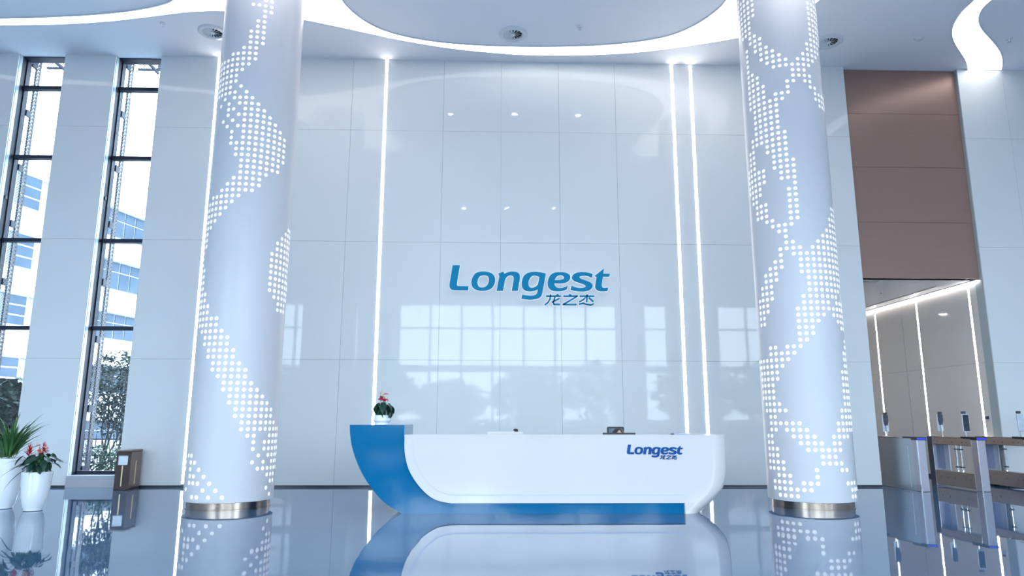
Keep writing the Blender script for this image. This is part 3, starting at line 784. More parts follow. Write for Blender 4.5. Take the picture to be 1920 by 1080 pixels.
# ================================================================ LOGO LETTERS (traced)
c = 1
LET = {
 'L': ([[(157,150,c),(232,150,c),(202,330),(201,350),(208,362),(226,365),(322,365,c),(317,406,c),(180,406),(148,402),(128,384),(123,355),(128,325)]]),
 'o': ([[(475,213),(532,220),(578,243),(597,287),(592,333),(570,378),(528,404),(468,413),(408,407),(362,381),(347,335),(354,288),(379,242),(419,219)],
        [(478,249),(510,253),(529,275),(532,301),(523,342),(500,370),(464,381),(433,376),(415,352),(412,320),(420,284),(439,258)]]),
 'n': ([[(625,237,c),(683,215,c),(687,238,c),(720,222),(765,213),(815,217),(847,240),(851,280),(845,315),(828,411,c),(765,411,c),(782,310),(787,280),(778,258),(755,250),(725,258),(702,285),(693,315),(677,411,c),(610,411,c),(630,300),(638,262),(634,247)]]),
 'g': ([[(1117,235,c),(1084,420),(1075,460),(1050,487),(1000,500),(930,503),(862,492,c),(872,453,c),(930,462),(985,463),(1015,452),(1029,428),(1034,398,c),(1005,410),(960,420),(910,414),(877,388),(865,345),(872,293),(893,252),(930,227),(985,216),(1050,220)],
        [(1050,268,c),(1015,253),(983,254),(957,274),(940,310),(936,346),(946,374),(970,385),(1002,377),(1028,355),(1038,335)]]),
 'e': ([[(1250,220),(1312,223),(1358,243),(1371,275),(1357,308),(1322,330),(1262,337),(1203,333,c),(1206,362),(1230,382),(1270,387),(1310,377),(1341,360,c),(1332,398,c),(1290,414),(1230,418),(1173,408),(1140,377),(1133,335),(1142,283),(1168,243),(1204,225)],
        [(1206,303,c),(1223,267),(1253,250),(1287,252),(1306,269),(1303,287),(1277,300),(1240,305)]]),
 's': ([[(1597,240,c),(1590,276,c),(1550,258),(1505,254),(1468,261),(1458,275),(1475,290),(1530,308),(1578,328),(1600,355),(1593,387),(1560,410),(1500,420),(1430,417),(1370,401,c),(1380,360,c),(1420,378),(1470,386),(1512,381),(1532,365),(1517,348),(1460,329),(1408,311),(1382,285),(1387,254),(1419,230),(1470,220),(1540,222)]]),
 't': ([[(1713,183,c),(1707,237,c),(1775,237,c),(1769,266,c),(1703,266,c),(1693,335),(1690,362),(1698,380),(1716,385),(1757,380,c),(1751,413,c),(1700,419),(1650,411),(1626,385),(1624,350),(1640,266,c),(1615,262,c)]]),
}
CJK = [
 [[(1118,468),(1270,468)], [(1164,452),(1158,500),(1138,534),(1106,557)], [(1212,470),(1194,532),(1200,552),(1262,552)], [(1256,490),(1178,531)], [(1226,452),(1247,461)]],
 [[(1355,451),(1378,464)], [(1297,468),(1438,468),(1340,528),(1292,555)], [(1290,553),(1430,553)]],
 [[(1465,468),(1612,468)], [(1541,451),(1536,530)], [(1524,480),(1500,505),(1460,527)], [(1556,480),(1606,525)], [(1457,550),(1500,541),(1540,553),(1580,559),(1608,546)]]]
def poly_mesh(loops, mapf, y_front, thick, offset=0.0):
    cu = bpy.data.curves.new('letter', 'CURVE'); cu.dimensions = '2D'; cu.fill_mode = 'BOTH'; cu.extrude = thick/2
    for lp in loops:
        P = [mapf(x, y) for x, y in chaikin(lp, 3)]
        sp = cu.splines.new('POLY'); sp.points.add(len(P)-1); sp.use_cyclic_u = True
        for q, p in zip(sp.points, P): q.co = (p[0], p[1], 0, 1)
    tmp = bpy.data.objects.new('tmp', cu); COL.objects.link(tmp)
    dg = bpy.context.evaluated_depsgraph_get()
    me = bpy.data.meshes.new_from_object(tmp.evaluated_get(dg)); bpy.data.objects.remove(tmp)
    for v in me.vertices:
        x, z, e = v.co; v.co = (x, y_front+thick/2-e, z)
    me.update(); me.materials.clear(); return me
def grow(lp, d):
    """offset a closed loop outwards (clockwise / counter-clockwise detected) by d"""
    n = len(lp); out = []
    for i, p in enumerate(lp):
        a, b = lp[i-1], lp[(i+1) % n]
        e1 = Vector((p[0]-a[0], p[1]-a[1])); e2 = Vector((b[0]-p[0], b[1]-p[1]))
        e1.normalize(); e2.normalize()
        n1, n2 = Vector((e1.y, -e1.x)), Vector((e2.y, -e2.x)); mt_ = n1+n2
        if mt_.length < 1e-3: mt_ = n1.copy()
        k = 1/max(0.45, (1+n1.dot(n2))/2)**0.5
        mt_.normalize(); q = (p[0]+mt_.x*d*k, p[1]+mt_.y*d*k)
        out.append(q+((1,) if len(p) > 2 else ()))
    return out
def area(lp): return sum(lp[i-1][0]*lp[i][1]-lp[i][0]*lp[i-1][1] for i in range(len(lp)))/2
def strokes_mesh(strokes, mapf, y0, thick, hw, cap):
    mb = MB()
    for s in strokes:
        for i in range(len(s)-1):
            a, b = Vector(s[i]), Vector(s[i+1]); d = (b-a).normalized(); n_ = Vector((-d.y, d.x))*hw
            ea = cap if i == 0 else hw*0.6; eb = cap if i == len(s)-2 else hw*0.6
            a2, b2 = a-d*ea, b+d*eb
            P = [mapf(*p) for p in (a2+n_, b2+n_, b2-n_, a2-n_)]
            mb.prism_y(P, y0, y0+thick)
    return mb
def logo(name, label, cat, mapf, yfront, thick, mt_, halo, hw, bold=0):
    p = mapf(960, 400)
    t = thing(name, label, cat, (p[0], yfront, p[1]))
    for k, lps in LET.items():
        nm = 'letter_'+k.lower()
        if bold:                            # the small lettering is cut heavier
            lps = [grow(lps[0], bold if area(lps[0]) > 0 else -bold)]+[grow(lp, -bold*0.6 if area(lp) > 0 else bold*0.6) for lp in lps[1:]]
        obj(nm, poly_mesh(lps, mapf, yfront, thick), mt_, t)
        if halo:
            g = [grow(lp, halo if area(lp) > 0 else -halo) for lp in lps]
            if len(g) > 1: g[1] = grow(lps[1], -halo if area(lps[1]) > 0 else halo)
            obj('letter_edge', poly_mesh(g, mapf, yfront+thick, 0.02), 'logowhite', t)
    for s in CJK:
        obj('character', strokes_mesh(s, mapf, yfront, thick, hw, 1), mt_, t)
        if halo:
            obj('character_edge', strokes_mesh(s, mapf, yfront+thick, 0.02, hw+4, 4), 'logowhite', t)
    return t
def wall_map(zx, zy):
    q = atY(820+zx/5.486, 470+zy/5.486, W-0.05); return (q.x, q.z)
logo('wall_logo', 'large blue Longest logo sign with Chinese characters on the back wall', 'logo sign', wall_map, W-0.06, 0.04, 'logo', 5, 8)
# small logo on the desk front: same lettering, about a third of the size
def desk_map(zx, zy):
    u = 1176+(zx-124)/(1775-124)*(1279.5-1176); v = 834.2+(zy-150)/(503-150)*(857.3-834.2)
    q = atY(u, v, yf-0.008); return (q.x, q.z)
logo('desk_logo', 'small dark blue Longest logo on the white desk front', 'logo sign', desk_map, yf-0.010, 0.010, 'logodark', 0, 11, 9)

# ================================================================ THINGS ON AND BEHIND THE DESK
WT = 0.75
def monitor(px0, px1, pytop, dy, body, label, black=True):
    y = yf+dy
    a, b = atY(px0, pytop, y), atY(px1, pytop, y)
    cx, zt = (a.x+b.x)/2, a.z; w = b.x-a.x; h = 0.30
    t = thing('monitor', label, 'monitor', (cx, y, WT))
    obj('housing', MB().box(cx-w/2, cx+w/2, y, y+0.03, zt-h, zt), body, t, bevel=0.006)
    obj('screen', MB().box(cx-w/2+0.015, cx+w/2-0.015, y+0.03, y+0.033, zt-h+0.02, zt-0.015), 'screen', t)
    obj('stand', MB().box(cx-0.03, cx+0.03, y-0.025, y, WT+0.01, zt-0.12), body, t)
    obj('foot', MB().lathe([(0.11, 0), (0.11, 0.008), (0.09, 0.012)], 24, (cx, y-0.01, WT)), body, t)
    return cx, y, zt, w
monitor(1130.3, 1191.7, 811.4, 0.55, 'black', 'black monitor rising above the counter in front of the seated person')
mx, my, mz, mw = monitor(914, 980, 809.2, 0.52, 'deskwhite', 'white monitor showing above the counter, left of the middle')
p = atY(967.5, 806.8, my)
t = thing('webcam', 'small black camera on top of the white monitor', 'webcam', (p.x, my, mz))
obj('body', MB().sphere((p.x-0.004, my+0.012, mz+0.024), (0.038, 0.026, 0.02)), 'black', t, sm=60)
obj('clip', MB().box(p.x-0.02, p.x+0.035, my+0.0, my+0.03, mz, mz+0.012), 'black', t)
# leaflets lying on the counter
q0, q1 = atY(1258, 814, yf+0.2), atY(1291, 814, yf+0.2)
t = thing('leaflet_stack', 'loose stack of leaflets on the right end of the counter', 'leaflets', ((q0.x+q1.x)/2, yf+0.2, ztop))
for k in range(5):
    o_ = 0.012*math.sin(k*2.3)
    obj('leaflet', MB().box(q0.x+0.02+o_, q1.x-0.02+o_, yf+0.1+o_, yf+0.30+o_, ztop+k*0.0045, ztop+k*0.0045+0.004), 'paper' if k % 2 else 'paperblue', t)
obj('open_leaflet', MB().add([(q0.x-0.03, yf+0.12, ztop+0.031), (q0.x+0.14, yf+0.12, ztop+0.0235), (q0.x+0.14, yf+0.28, ztop+0.0235), (q0.x-0.03, yf+0.28, ztop+0.031),
                              (q1.x+0.03, yf+0.14, ztop+0.028), (q1.x+0.03, yf+0.28, ztop+0.028)], [(0, 1, 2, 3), (1, 4, 5, 2)]), 'paper', t)

# ---- office chair and receptionist
hp = atY(1158.7, 803.0, yf+1.28)            # crown of the head
PX, PYc, PZ = hp.x, hp.y, hp.z
CHY = PYc+0.24
ct = thing('office_chair', 'black framed office chair behind the monitor with blue-grey mesh headrest', 'chair', (PX, CHY-0.15, 0))
a, b = atY(1143, 800.2, CHY), atY(1174.3, 800.2, CHY)
hz = a.z; cw2 = (b.x-a.x)/2
def rrect(cx, cz, w, h, r, n=5):
    P = []
    for sx, sz, a0 in ((1, 1, 0), (-1, 1, 90), (-1, -1, 180), (1, -1, 270)):
        for k in range(n+1):
            t_ = math.radians(a0+90*k/n)
            P.append((cx+sx*(w-r)+r*math.cos(t_), cz+sz*(h-r)+r*math.sin(t_)))
    return P
def frame_mesh(cx, cz, w, h, r, bw, y0, y1):
    o_, i_ = rrect(cx, cz, w, h, r), rrect(cx, cz, w-bw, h-bw, max(0.005, r-bw))
    n = len(o_); vs = [(x, y0, z) for x, z in o_]+[(x, y0, z) for x, z in i_]+[(x, y1, z) for x, z in o_]+[(x, y1, z) for x, z in i_]
    fs = []
    for k in range(n):
        k2 = (k+1) % n
        fs += [(k, k2, n+k2, n+k), (2*n+k, 3*n+k, 3*n+k2, 2*n+k2), (k, 2*n+k, 2*n+k2, k2), (n+k, n+k2, 3*n+k2, 3*n+k)]
    return MB().add(vs, fs)
obj('headrest_frame', frame_mesh(PX, hz-0.10, cw2, 0.10, 0.02, 0.024, CHY-0.012, CHY+0.018), 'black', ct)
obj('headrest_mesh', MB().box(PX-cw2+0.02, PX+cw2-0.02, CHY, CHY+0.006, hz-0.18, hz-0.02), 'meshfabric', ct)
obj('headrest_stem', MB().box(PX-0.025, PX+0.025, CHY+0.018, CHY+0.04, hz-0.36, hz-0.1), 'black', ct)
obj('back_frame', frame_mesh(PX, 0.74, 0.235, 0.24, 0.05, 0.03, CHY-0.012, CHY+0.022), 'black', ct)
obj('back_mesh', MB().box(PX-0.21, PX+0.21, CHY, CHY+0.006, 0.52, 0.96), 'meshfabric', ct)
obj('back_spine', MB().tube([(PX, CHY+0.035, 0.9), (PX, CHY+0.05, 0.55), (PX, CHY-0.1, 0.40)], 0.022), 'black', ct)
obj('seat', MB().box(PX-0.24, PX+0.24, CHY-0.50, CHY-0.04, 0.37, 0.435), 'black', ct, bevel=0.025)
obj('gas_post', MB().lathe([(0.028, 0.12), (0.028, 0.37)], 14, (PX, CHY-0.25, 0)), 'chrome', ct)
for k in range(5):
    a_ = 2*math.pi*k/5+0.3; ex, ey = PX+0.29*math.cos(a_), CHY-0.25+0.29*math.sin(a_)
    obj('base_leg', MB().tube([(PX, CHY-0.25, 0.13), (ex, ey, 0.085)], [0.03, 0.018]), 'black', ct)
    obj('caster', MB().sphere((ex, ey, 0.04), (0.028, 0.028, 0.04), 12, 8), 'black', ct)
for s_ in (-1, 1):
    obj('armrest', MB().tube([(PX+s_*0.25, CHY-0.24, 0.40), (PX+s_*0.30, CHY-0.22, 0.45), (PX+s_*0.30, CHY-0.22, 0.60)], 0.018).box(PX+s_*0.30-0.035, PX+s_*0.30+0.035, CHY-0.36, CHY-0.10, 0.60, 0.625), 'black', ct)

def blob(mb, pts, radii, step=0.5):
    """chain of overlapping spheres = tapered limb"""
    for (p, q, r0, r1) in zip(pts[:-1], pts[1:], radii[:-1], radii[1:]):
        p, q = Vector(p), Vector(q); n = max(2, int((q-p).length/(min(r0, r1)*step)))
        for k in range(n+1):
            u = k/n; mb.sphere(p.lerp(q, u), r0+(r1-r0)*u, 12, 8)
def remesh(o, vox):
    r = o.modifiers.new('remesh', 'REMESH'); r.mode = 'VOXEL'; r.voxel_size = vox; r.use_smooth_shade = True
    s = o.modifiers.new('smooth', 'SMOOTH'); s.factor = 0.5; s.iterations = 4
pt = thing('person', 'person seated behind the black monitor, dark parted hair and forehead showing', 'person', (PX, PYc, 0))
HC = Vector((PX, PYc, PZ-0.117))            # head centre, person faces the camera side (-y)
neck = Vector((PX, PYc+0.02, PZ-0.25)); sh_z = PZ-0.31
hip = Vector((PX, PYc+0.05, 0.53))
def limbs(sg):
    sh_ = Vector((PX+sg*0.165, PYc+0.03, sh_z-0.03)); el = Vector((PX+sg*0.23, PYc-0.10, 0.70)); wr = Vector((PX+sg*0.13, yf+0.80, 0.795))
    hj = Vector((PX+sg*0.09, PYc+0.03, 0.53)); kn = Vector((PX+sg*0.12, PYc-0.38, 0.52)); an = Vector((PX+sg*0.12, PYc-0.33, 0.09))
    return sh_, el, wr, hj, kn, an
bd = MB()
bd.sphere(HC+Vector((0, 0, 0.02)), (0.078, 0.095, 0.093), 20, 14); bd.sphere(HC+Vector((0, -0.02, -0.045)), (0.062, 0.072, 0.075), 18, 12)
bd.sphere(HC+Vector((0, -0.085, -0.025)), (0.013, 0.022, 0.022), 10, 8); bd.sphere(HC+Vector((0, -0.055, -0.095)), (0.03, 0.03, 0.024), 12, 8)
for sg in (-1, 1): bd.sphere(HC+Vector((sg*0.08, 0.005, -0.012)), (0.012, 0.02, 0.03), 10, 8)
blob(bd, [HC+Vector((0, 0.02, -0.07)), neck, Vector((PX, PYc+0.03, sh_z))], [0.05, 0.048, 0.06])
blob(bd, [Vector((PX, PYc+0.03, sh_z)), Vector((PX, PYc+0.04, 0.72)), hip], [0.10, 0.105, 0.125])
for sg in (-1, 1):
    s1, e1, w1, h1, k1, a1 = limbs(sg)
    blob(bd, [Vector((PX, PYc+0.03, sh_z-0.03)), s1, e1, w1], [0.07, 0.05, 0.038, 0.025])
    blob(bd, [h1, k1, a1], [0.085, 0.058, 0.04]); blob(bd, [a1, a1+Vector((0, -0.15, -0.045))], [0.04, 0.032])
    # palm and five fingers resting on the worktop
    pm = w1+Vector((0, -0.05, -0.012)); blob(bd, [w1, pm], [0.024, 0.026]); bd.sphere(pm, (0.038, 0.042, 0.014), 12, 8)
    for f_, (ox, ln) in enumerate([(-0.028, 0.055), (-0.009, 0.068), (0.010, 0.062), (0.028, 0.048)]):
        b0 = pm+Vector((ox*sg, -0.035, 0.003)); b1 = b0+Vector((ox*0.2*sg, -ln*0.55, 0.006)); b2 = b1+Vector((0, -ln*0.45, -0.014))
        blob(bd, [b0, b1, b2], [0.009, 0.0085, 0.0075])
    t0 = pm+Vector((-sg*0.033, 0.01, 0)); blob(bd, [t0, t0+Vector((-sg*0.022, -0.03, -0.004)), t0+Vector((-sg*0.024, -0.055, -0.01))], [0.011, 0.01, 0.008])
body = obj('body', bd, 'skin', pt); remesh(body, 0.006)
jk = MB()
blob(jk, [Vector((PX, PYc+0.03, sh_z-0.005)), Vector((PX, PYc+0.04, 0.72)), hip], [0.112, 0.122, 0.142])
for sg in (-1, 1):
    s1, e1, w1, h1, k1, a1 = limbs(sg)
    blob(jk, [Vector((PX, PYc+0.03, sh_z-0.03)), s1, e1, w1.lerp(e1, 0.08)], [0.08, 0.062, 0.05, 0.036])
remesh(obj('jacket', jk, 'cloth', pt), 0.01)
tr = MB()
for sg in (-1, 1):
    s1, e1, w1, h1, k1, a1 = limbs(sg); blob(tr, [h1, k1, a1.lerp(k1, 0.1)], [0.098, 0.072, 0.056])
remesh(obj('trousers', tr, 'trousers', pt), 0.012)
sm_ = MB()
for sg in (-1, 1):
    a1 = limbs(sg)[5]; blob(sm_, [a1+Vector((0, 0.02, -0.04)), a1+Vector((0, -0.16, -0.05))], [0.048, 0.038])
remesh(obj('shoes', sm_, 'black', pt), 0.008)
# hair: cap over the skull with a parting, forehead left open
hr = MB(); nu, nv = 40, 18; vs = []; ok = {}
for j in range(nv+1):
    t_ = math.pi/2-math.pi*0.92*j/nv
    for k in range(nu):
        a_ = 2*math.pi*k/nu
        vs.append((HC.x+0.090*math.cos(t_)*math.cos(a_), HC.y+0.004+0.106*math.cos(t_)*math.sin(a_), HC.z+0.014+0.104*math.sin(t_)))
def keep(v):
    x, y, z = (v[0]-HC.x), (v[1]-HC.y), (v[2]-HC.z)
    if y > -0.02: return z > -0.10
    # parting: peak slightly right of the middle, hair sweeping down to both temples
    peak = 0.098; edge = peak-abs(x-0.012)*(1.15 if x < 0.012 else 1.9)
    return z > edge or abs(x) > 0.074
fs = []
for j in range(nv):
    for k in range(nu):
        q = (j*nu+k, (j+1)*nu+k, (j+1)*nu+(k+1) % nu, j*nu+(k+1) % nu)
        if all(keep(vs[i]) for i in q): fs.append(q)
hr.add(vs, fs)
hme = hr.mesh('hair'); bm = bmesh.new(); bm.from_mesh(hme)
bmesh.ops.delete(bm, geom=[v for v in bm.verts if not v.link_faces], context='VERTS'); bm.to_mesh(hme); bm.free()
ho = obj('hair', hme, 'hair', pt, sm=80); sd = ho.modifiers.new('solid', 'SOLIDIFY'); sd.thickness = 0.012; sd.offset = 0
for sg in (-1, 1):
    e_ = obj('eye', MB().sphere(HC+Vector((sg*0.031, -0.083, 0.002)), 0.012, 12, 8), 'eyewhite', pt, sm=80)
    obj('iris', MB().sphere(HC+Vector((sg*0.031, -0.0905, 0.002)), 0.0055, 10, 8), 'black', e_)
    obj('eyebrow', MB().tube([HC+Vector((sg*0.015, -0.092, 0.025)), HC+Vector((sg*0.032, -0.092, 0.03)), HC+Vector((sg*0.05, -0.08, 0.024))], 0.004), 'hair', pt)
obj('mouth', MB().sphere(HC+Vector((0, -0.088, -0.068)), (0.022, 0.008, 0.007), 12, 8), 'lips', pt)

# ================================================================ PLANTS
def leaf_mesh(name, L, Wd, kind='oval', curl=0.25, fold=0.15, n=6):
    mb = MB(); vs = []; fs = []
    for i in range(n+1):
        u = i/n
        if kind == 'heart': w = Wd*(math.sin(math.pi*min(1, u*0.86+0.14))**0.8)
        elif kind == 'strap': w = Wd*min(1, 4*u+0.25)*(1-u**2.2)+0.0008
        else: w = Wd*math.sin(math.pi*(u*0.94+0.03))
        z = -curl*L*u*u
        x = L*u
        vs += [(x, -w/2, z+fold*w), (x, 0, z), (x, w/2, z+fold*w)]
    for i in range(n):
        a_ = i*3; fs += [(a_, a_+3, a_+4, a_+1), (a_+1, a_+4, a_+5, a_+2)]
    me = mb.add(vs, fs).mesh(name)
    for p_ in me.polygons: p_.use_smooth = True
    return me
def place_leaf(name, me, parent, at, az, el, roll=0, sc=1):
    return instance(name, me, parent, at, (roll, -el, az), (sc, sc, sc))
def pot_lathe(t, prof, C, inner=0.9):
    o_ = obj('pot', MB().lathe(prof, 48, C), 'pot', t, sm=40)
    r, z = prof[-1]
    obj('soil', MB().lathe([(r*0.9, z+0.001), (r*0.3, z+0.012)], 24, C), 'soil', t)

# --- anthurium on the blue block of the desk
P0 = atY(716, 796.7, yf+0.40); base = Vector((P0.x, yf+0.40, ztop_b))
ap = thing('potted_anthurium', 'red anthurium with dark heart-shaped leaves in a white bowl on the blue desk end', 'potted plant', base)
k_ = (yf+0.4)/F_PX
pot_lathe(ap, [(0.105, 0), (0.108, 0.022), (0.104, 0.03), (0.122, 0.05), (0.124, 0.075), (0.112, 0.115), (0.105, 0.14), (0.098, 0.14), (0.096, 0.13)], base)
hl = leaf_mesh('leaf', 0.155, 0.105, 'heart', 0.22, 0.12); hl.materials.append(M['leafdark'])
fl = leaf_mesh('spathe', 0.095, 0.085, 'heart', 0.1, 0.15); fl.materials.append(M['redpink'])
sp_me = MB().tube([(0, 0, 0), (0.03, 0, 0.02)], [0.005, 0.003], 6).mesh('spadix'); sp_me.materials.append(M['yellow'])
random.seed(11)
stems = MB()
def stem(mb, a_, b_, r=0.003):
    a_, b_ = Vector(a_), Vector(b_); m_ = a_.lerp(b_, 0.55)+Vector((0, 0, 0.02)); mb.tube([a_, m_, b_], r, 5)
for i in range(26):
    az = i*2.399+random.uniform(-.3, .3); rr = random.uniform(0.045, 0.125); zz = random.uniform(0.20, 0.325)-0.25*max(0, rr-0.08)
    tip = Vector((rr*math.cos(az), rr*math.sin(az)*0.9, zz))
    stem(stems, base+Vector((0.02*math.cos(az), 0.02*math.sin(az), 0.135)), base+tip)
    place_leaf('leaf', hl, ap, tip, az+random.uniform(-.5, .5), random.uniform(-1.35, -0.75), random.uniform(-.4, .4), random.uniform(0.8, 1.1))
for i, (dx, dz) in enumerate([(-0.03, 0.47), (0.008, 0.435), (-0.03, 0.405), (0.028, 0.365), (0.052, 0.372), (-0.035, 0.355), (0.085, 0.36), (0.01, 0.36), (0.02, 0.40)]):
    tip = Vector((dx, -0.05+0.02*(i % 3), dz)); az = random.uniform(-math.pi, 0)
    stem(stems, base+Vector((0, 0, 0.135)), base+tip, 0.0025)
    f_ = place_leaf('flower', fl, ap, tip, az, random.uniform(-.5, .3), random.uniform(-.6, .6), random.uniform(0.8, 1.1))
    instance('spadix', sp_me, f_, (0.015, 0, 0.01), (0, -0.6, 0))
obj('stem_cluster', stems, 'leafmid', ap)

# --- two white floor pots at the left
def floor_pot(px, py, rt_px, rm_px, rb_px, top_py, name, label):
    g = atZ(px, py, 0); kx = g.y/F_PX
    C0 = Vector((g.x, g.y+rb_px*kx, 0)); kx = C0.y/F_PX*1.0
    H = atY(px+4, top_py, C0.y).z
    t = thing(name, label, 'potted plant', C0)
    rt, rm, rb = rt_px*kx, rm_px*kx, rb_px*kx
    prof = [(rb*0.9, 0), (rb, 0.008), (rb*1.0, 0.03), (rb+(rm-rb)*0.35, H*0.12), (rb+(rm-rb)*0.75, H*0.35), (rm, H*0.62), (rt, H*0.97), (rt, H), (rt*0.93, H), (rt*0.91, H-0.02)]
    pot_lathe(t, prof, C0)
    return t, C0, H, rt
fp, FC, FH, FR = floor_pot(51, 959.5, 24.0, 22.5, 15.0, 884, 'potted_bromeliad', 'red flowering bromeliads and anthuriums in a shorter white floor pot')
hl2 = leaf_mesh('leaf', 0.17, 0.095, 'heart', 0.2, 0.15); hl2.materials.append(M['leafdark'])
stp = leaf_mesh('strap_leaf', 0.34, 0.035, 'strap', 0.55, 0.2, 8); stp.materials.append(M['leafdark'])
fl2 = leaf_mesh('spathe', 0.085, 0.075, 'heart', 0.1, 0.15); fl2.materials.append(M['red'])
br = leaf_mesh('bract', 0.11, 0.022, 'strap', -0.15, 0.2, 4); br.materials.append(M['red'])
random.seed(5); stems = MB(); top = Vector((0, 0, FH))
for i in range(46):
    az = i*2.399; rr = random.uniform(0.03, 0.205); zz = random.uniform(0.05, 0.26)-0.35*max(0, rr-0.12)
    tip = top+Vector((rr*math.cos(az), rr*math.sin(az), zz))
    stem(stems, FC+top+Vector((0.05*math.cos(az), 0.05*math.sin(az), -0.02)), FC+tip)
    place_leaf('leaf', hl2, fp, tip, az+random.uniform(-.6, .6), random.uniform(-1.1, -0.2), random.uniform(-.5, .5), random.uniform(0.7, 1.05))
for i, (az, el, sc) in enumerate([(0.1, 0.35, 0.95), (3.2, 0.45, 1.0), (2.9, 0.15, 1.25), (3.5, 0.0, 1.2), (0.4, 0.6, 0.8), (2.4, 0.7, 0.9), (5.2, 0.5, 0.8), (4.2, 0.4, 0.9), (1.2, 0.6, 0.8), (3.3, -0.25, 1.2)]):
    place_leaf('strap_leaf', stp, fp, top+Vector((0.08*math.cos(az), 0.08*math.sin(az), 0.14-0.01*i)), az, el, 0, sc)
for i, (dx, dz) in enumerate([(0.06, 0.40), (0.12, 0.385), (0.05, 0.33), (0.10, 0.31), (0.02, 0.345), (0.155, 0.33), (0.01, 0.27), (0.09, 0.28), (-0.10, 0.31)]):
    tip = top+Vector((dx-0.01, -0.10+0.03*(i % 3), dz-0.03)); stem(stems, FC+top, FC+tip, 0.003)
    f_ = place_leaf('flower', fl2, fp, tip, random.uniform(-math.pi, 0), random.uniform(-.6, .2), random.uniform(-.5, .5), random.uniform(0.9, 1.2))
    instance('spadix', sp_me, f_, (0.015, 0, 0.01), (0, -0.6, 0))
for cx_, cz_, sc in ((-0.115, 0.36, 1.15), (0.085, 0.40, 0.95)):
    stem(stems, FC+top, FC+top+Vector((cx_, -0.06, cz_-0.15)), 0.006)
    for i in range(22):
        place_leaf('bract', br, fp, top+Vector((cx_, -0.06, cz_-0.15+0.006*i)), i*2.399, 0.35+0.045*i, 0, sc*(1-0.018*i))
obj('stem_cluster', stems, 'leafmid', fp)

fp2, GC, GH, GR = floor_pot(-9, 955.5, 30.0, 25.5, 16.5, 858.5, 'potted_grass_plant', 'tall white floor pot with long arching green leaves at the left edge')
ls = leaf_mesh('long_leaf', 0.50, 0.045, 'strap', 0.5, 0.2, 9); ls.materials.append(M['leafmid'])
random.seed(9)
for i in range(110):
    az = i*2.399; r_ = random.uniform(0, 0.13); sc = random.uniform(0.65, 1.1)
    place_leaf('long_leaf', ls, fp2, Vector((r_*math.cos(az), r_*math.sin(az), GH-0.01+random.uniform(0, .18))), az+random.uniform(-.3, .3), random.uniform(1.1, 1.52), random.uniform(-.5, .5), sc)

# ================================================================ LITTER BIN
g = atZ(226, 914.5, 0); by = 13.46
x0, x1 = atY(212.3, 914, by).x, atY(239.8, 914, by).x
bh = atY(229, 843.5, by).z; bd_ = 0.42
bt = thing('litter_bin', 'brown metal litter bin with a square opening beside the left window', 'litter bin', ((x0+x1)/2, by+bd_/2, 0))
obj('body', MB().box(x0, x1, by, by+bd_, 0, bh-0.035), 'binbody', bt, bevel=0.006)
obj('lid', MB().box(x0-0.004, x1+0.004, by-0.004, by+bd_+0.004, bh-0.032, bh), 'binside', bt, bevel=0.005)
cx = (x0+x1)/2
fz0, fz1 = bh-0.275, bh-0.105
fr = MB()
for (u0, u1, v0, v1) in ((cx-0.088, cx+0.088, fz1-0.012, fz1), (cx-0.088, cx+0.088, fz0, fz0+0.012), (cx-0.088, cx-0.076, fz0, fz1), (cx+0.076, cx+0.088, fz0, fz1)):
    fr.box(u0, u1, by-0.008, by, v0, v1)
obj('opening_frame', fr, 'silver', bt)
obj('ashtray_plate', MB().box(cx-0.076, cx+0.076, by-0.003, by, fz0+0.012, fz1-0.012), 'chrome', bt)
obj('gold_strip', MB().box(cx-0.014, cx+0.010, by-0.004, by, 0.07, fz0-0.01), 'gold', bt)
obj('side_plate', MB().box(x1, x1+0.003, by+0.01, by+bd_-0.01, 0.03, bh-0.045), 'binside', bt)
obj('gold_strip', MB().box(x1+0.003, x1+0.006, by+bd_*0.45, by+bd_*0.53, 0.1, bh-0.2), 'gold', bt)

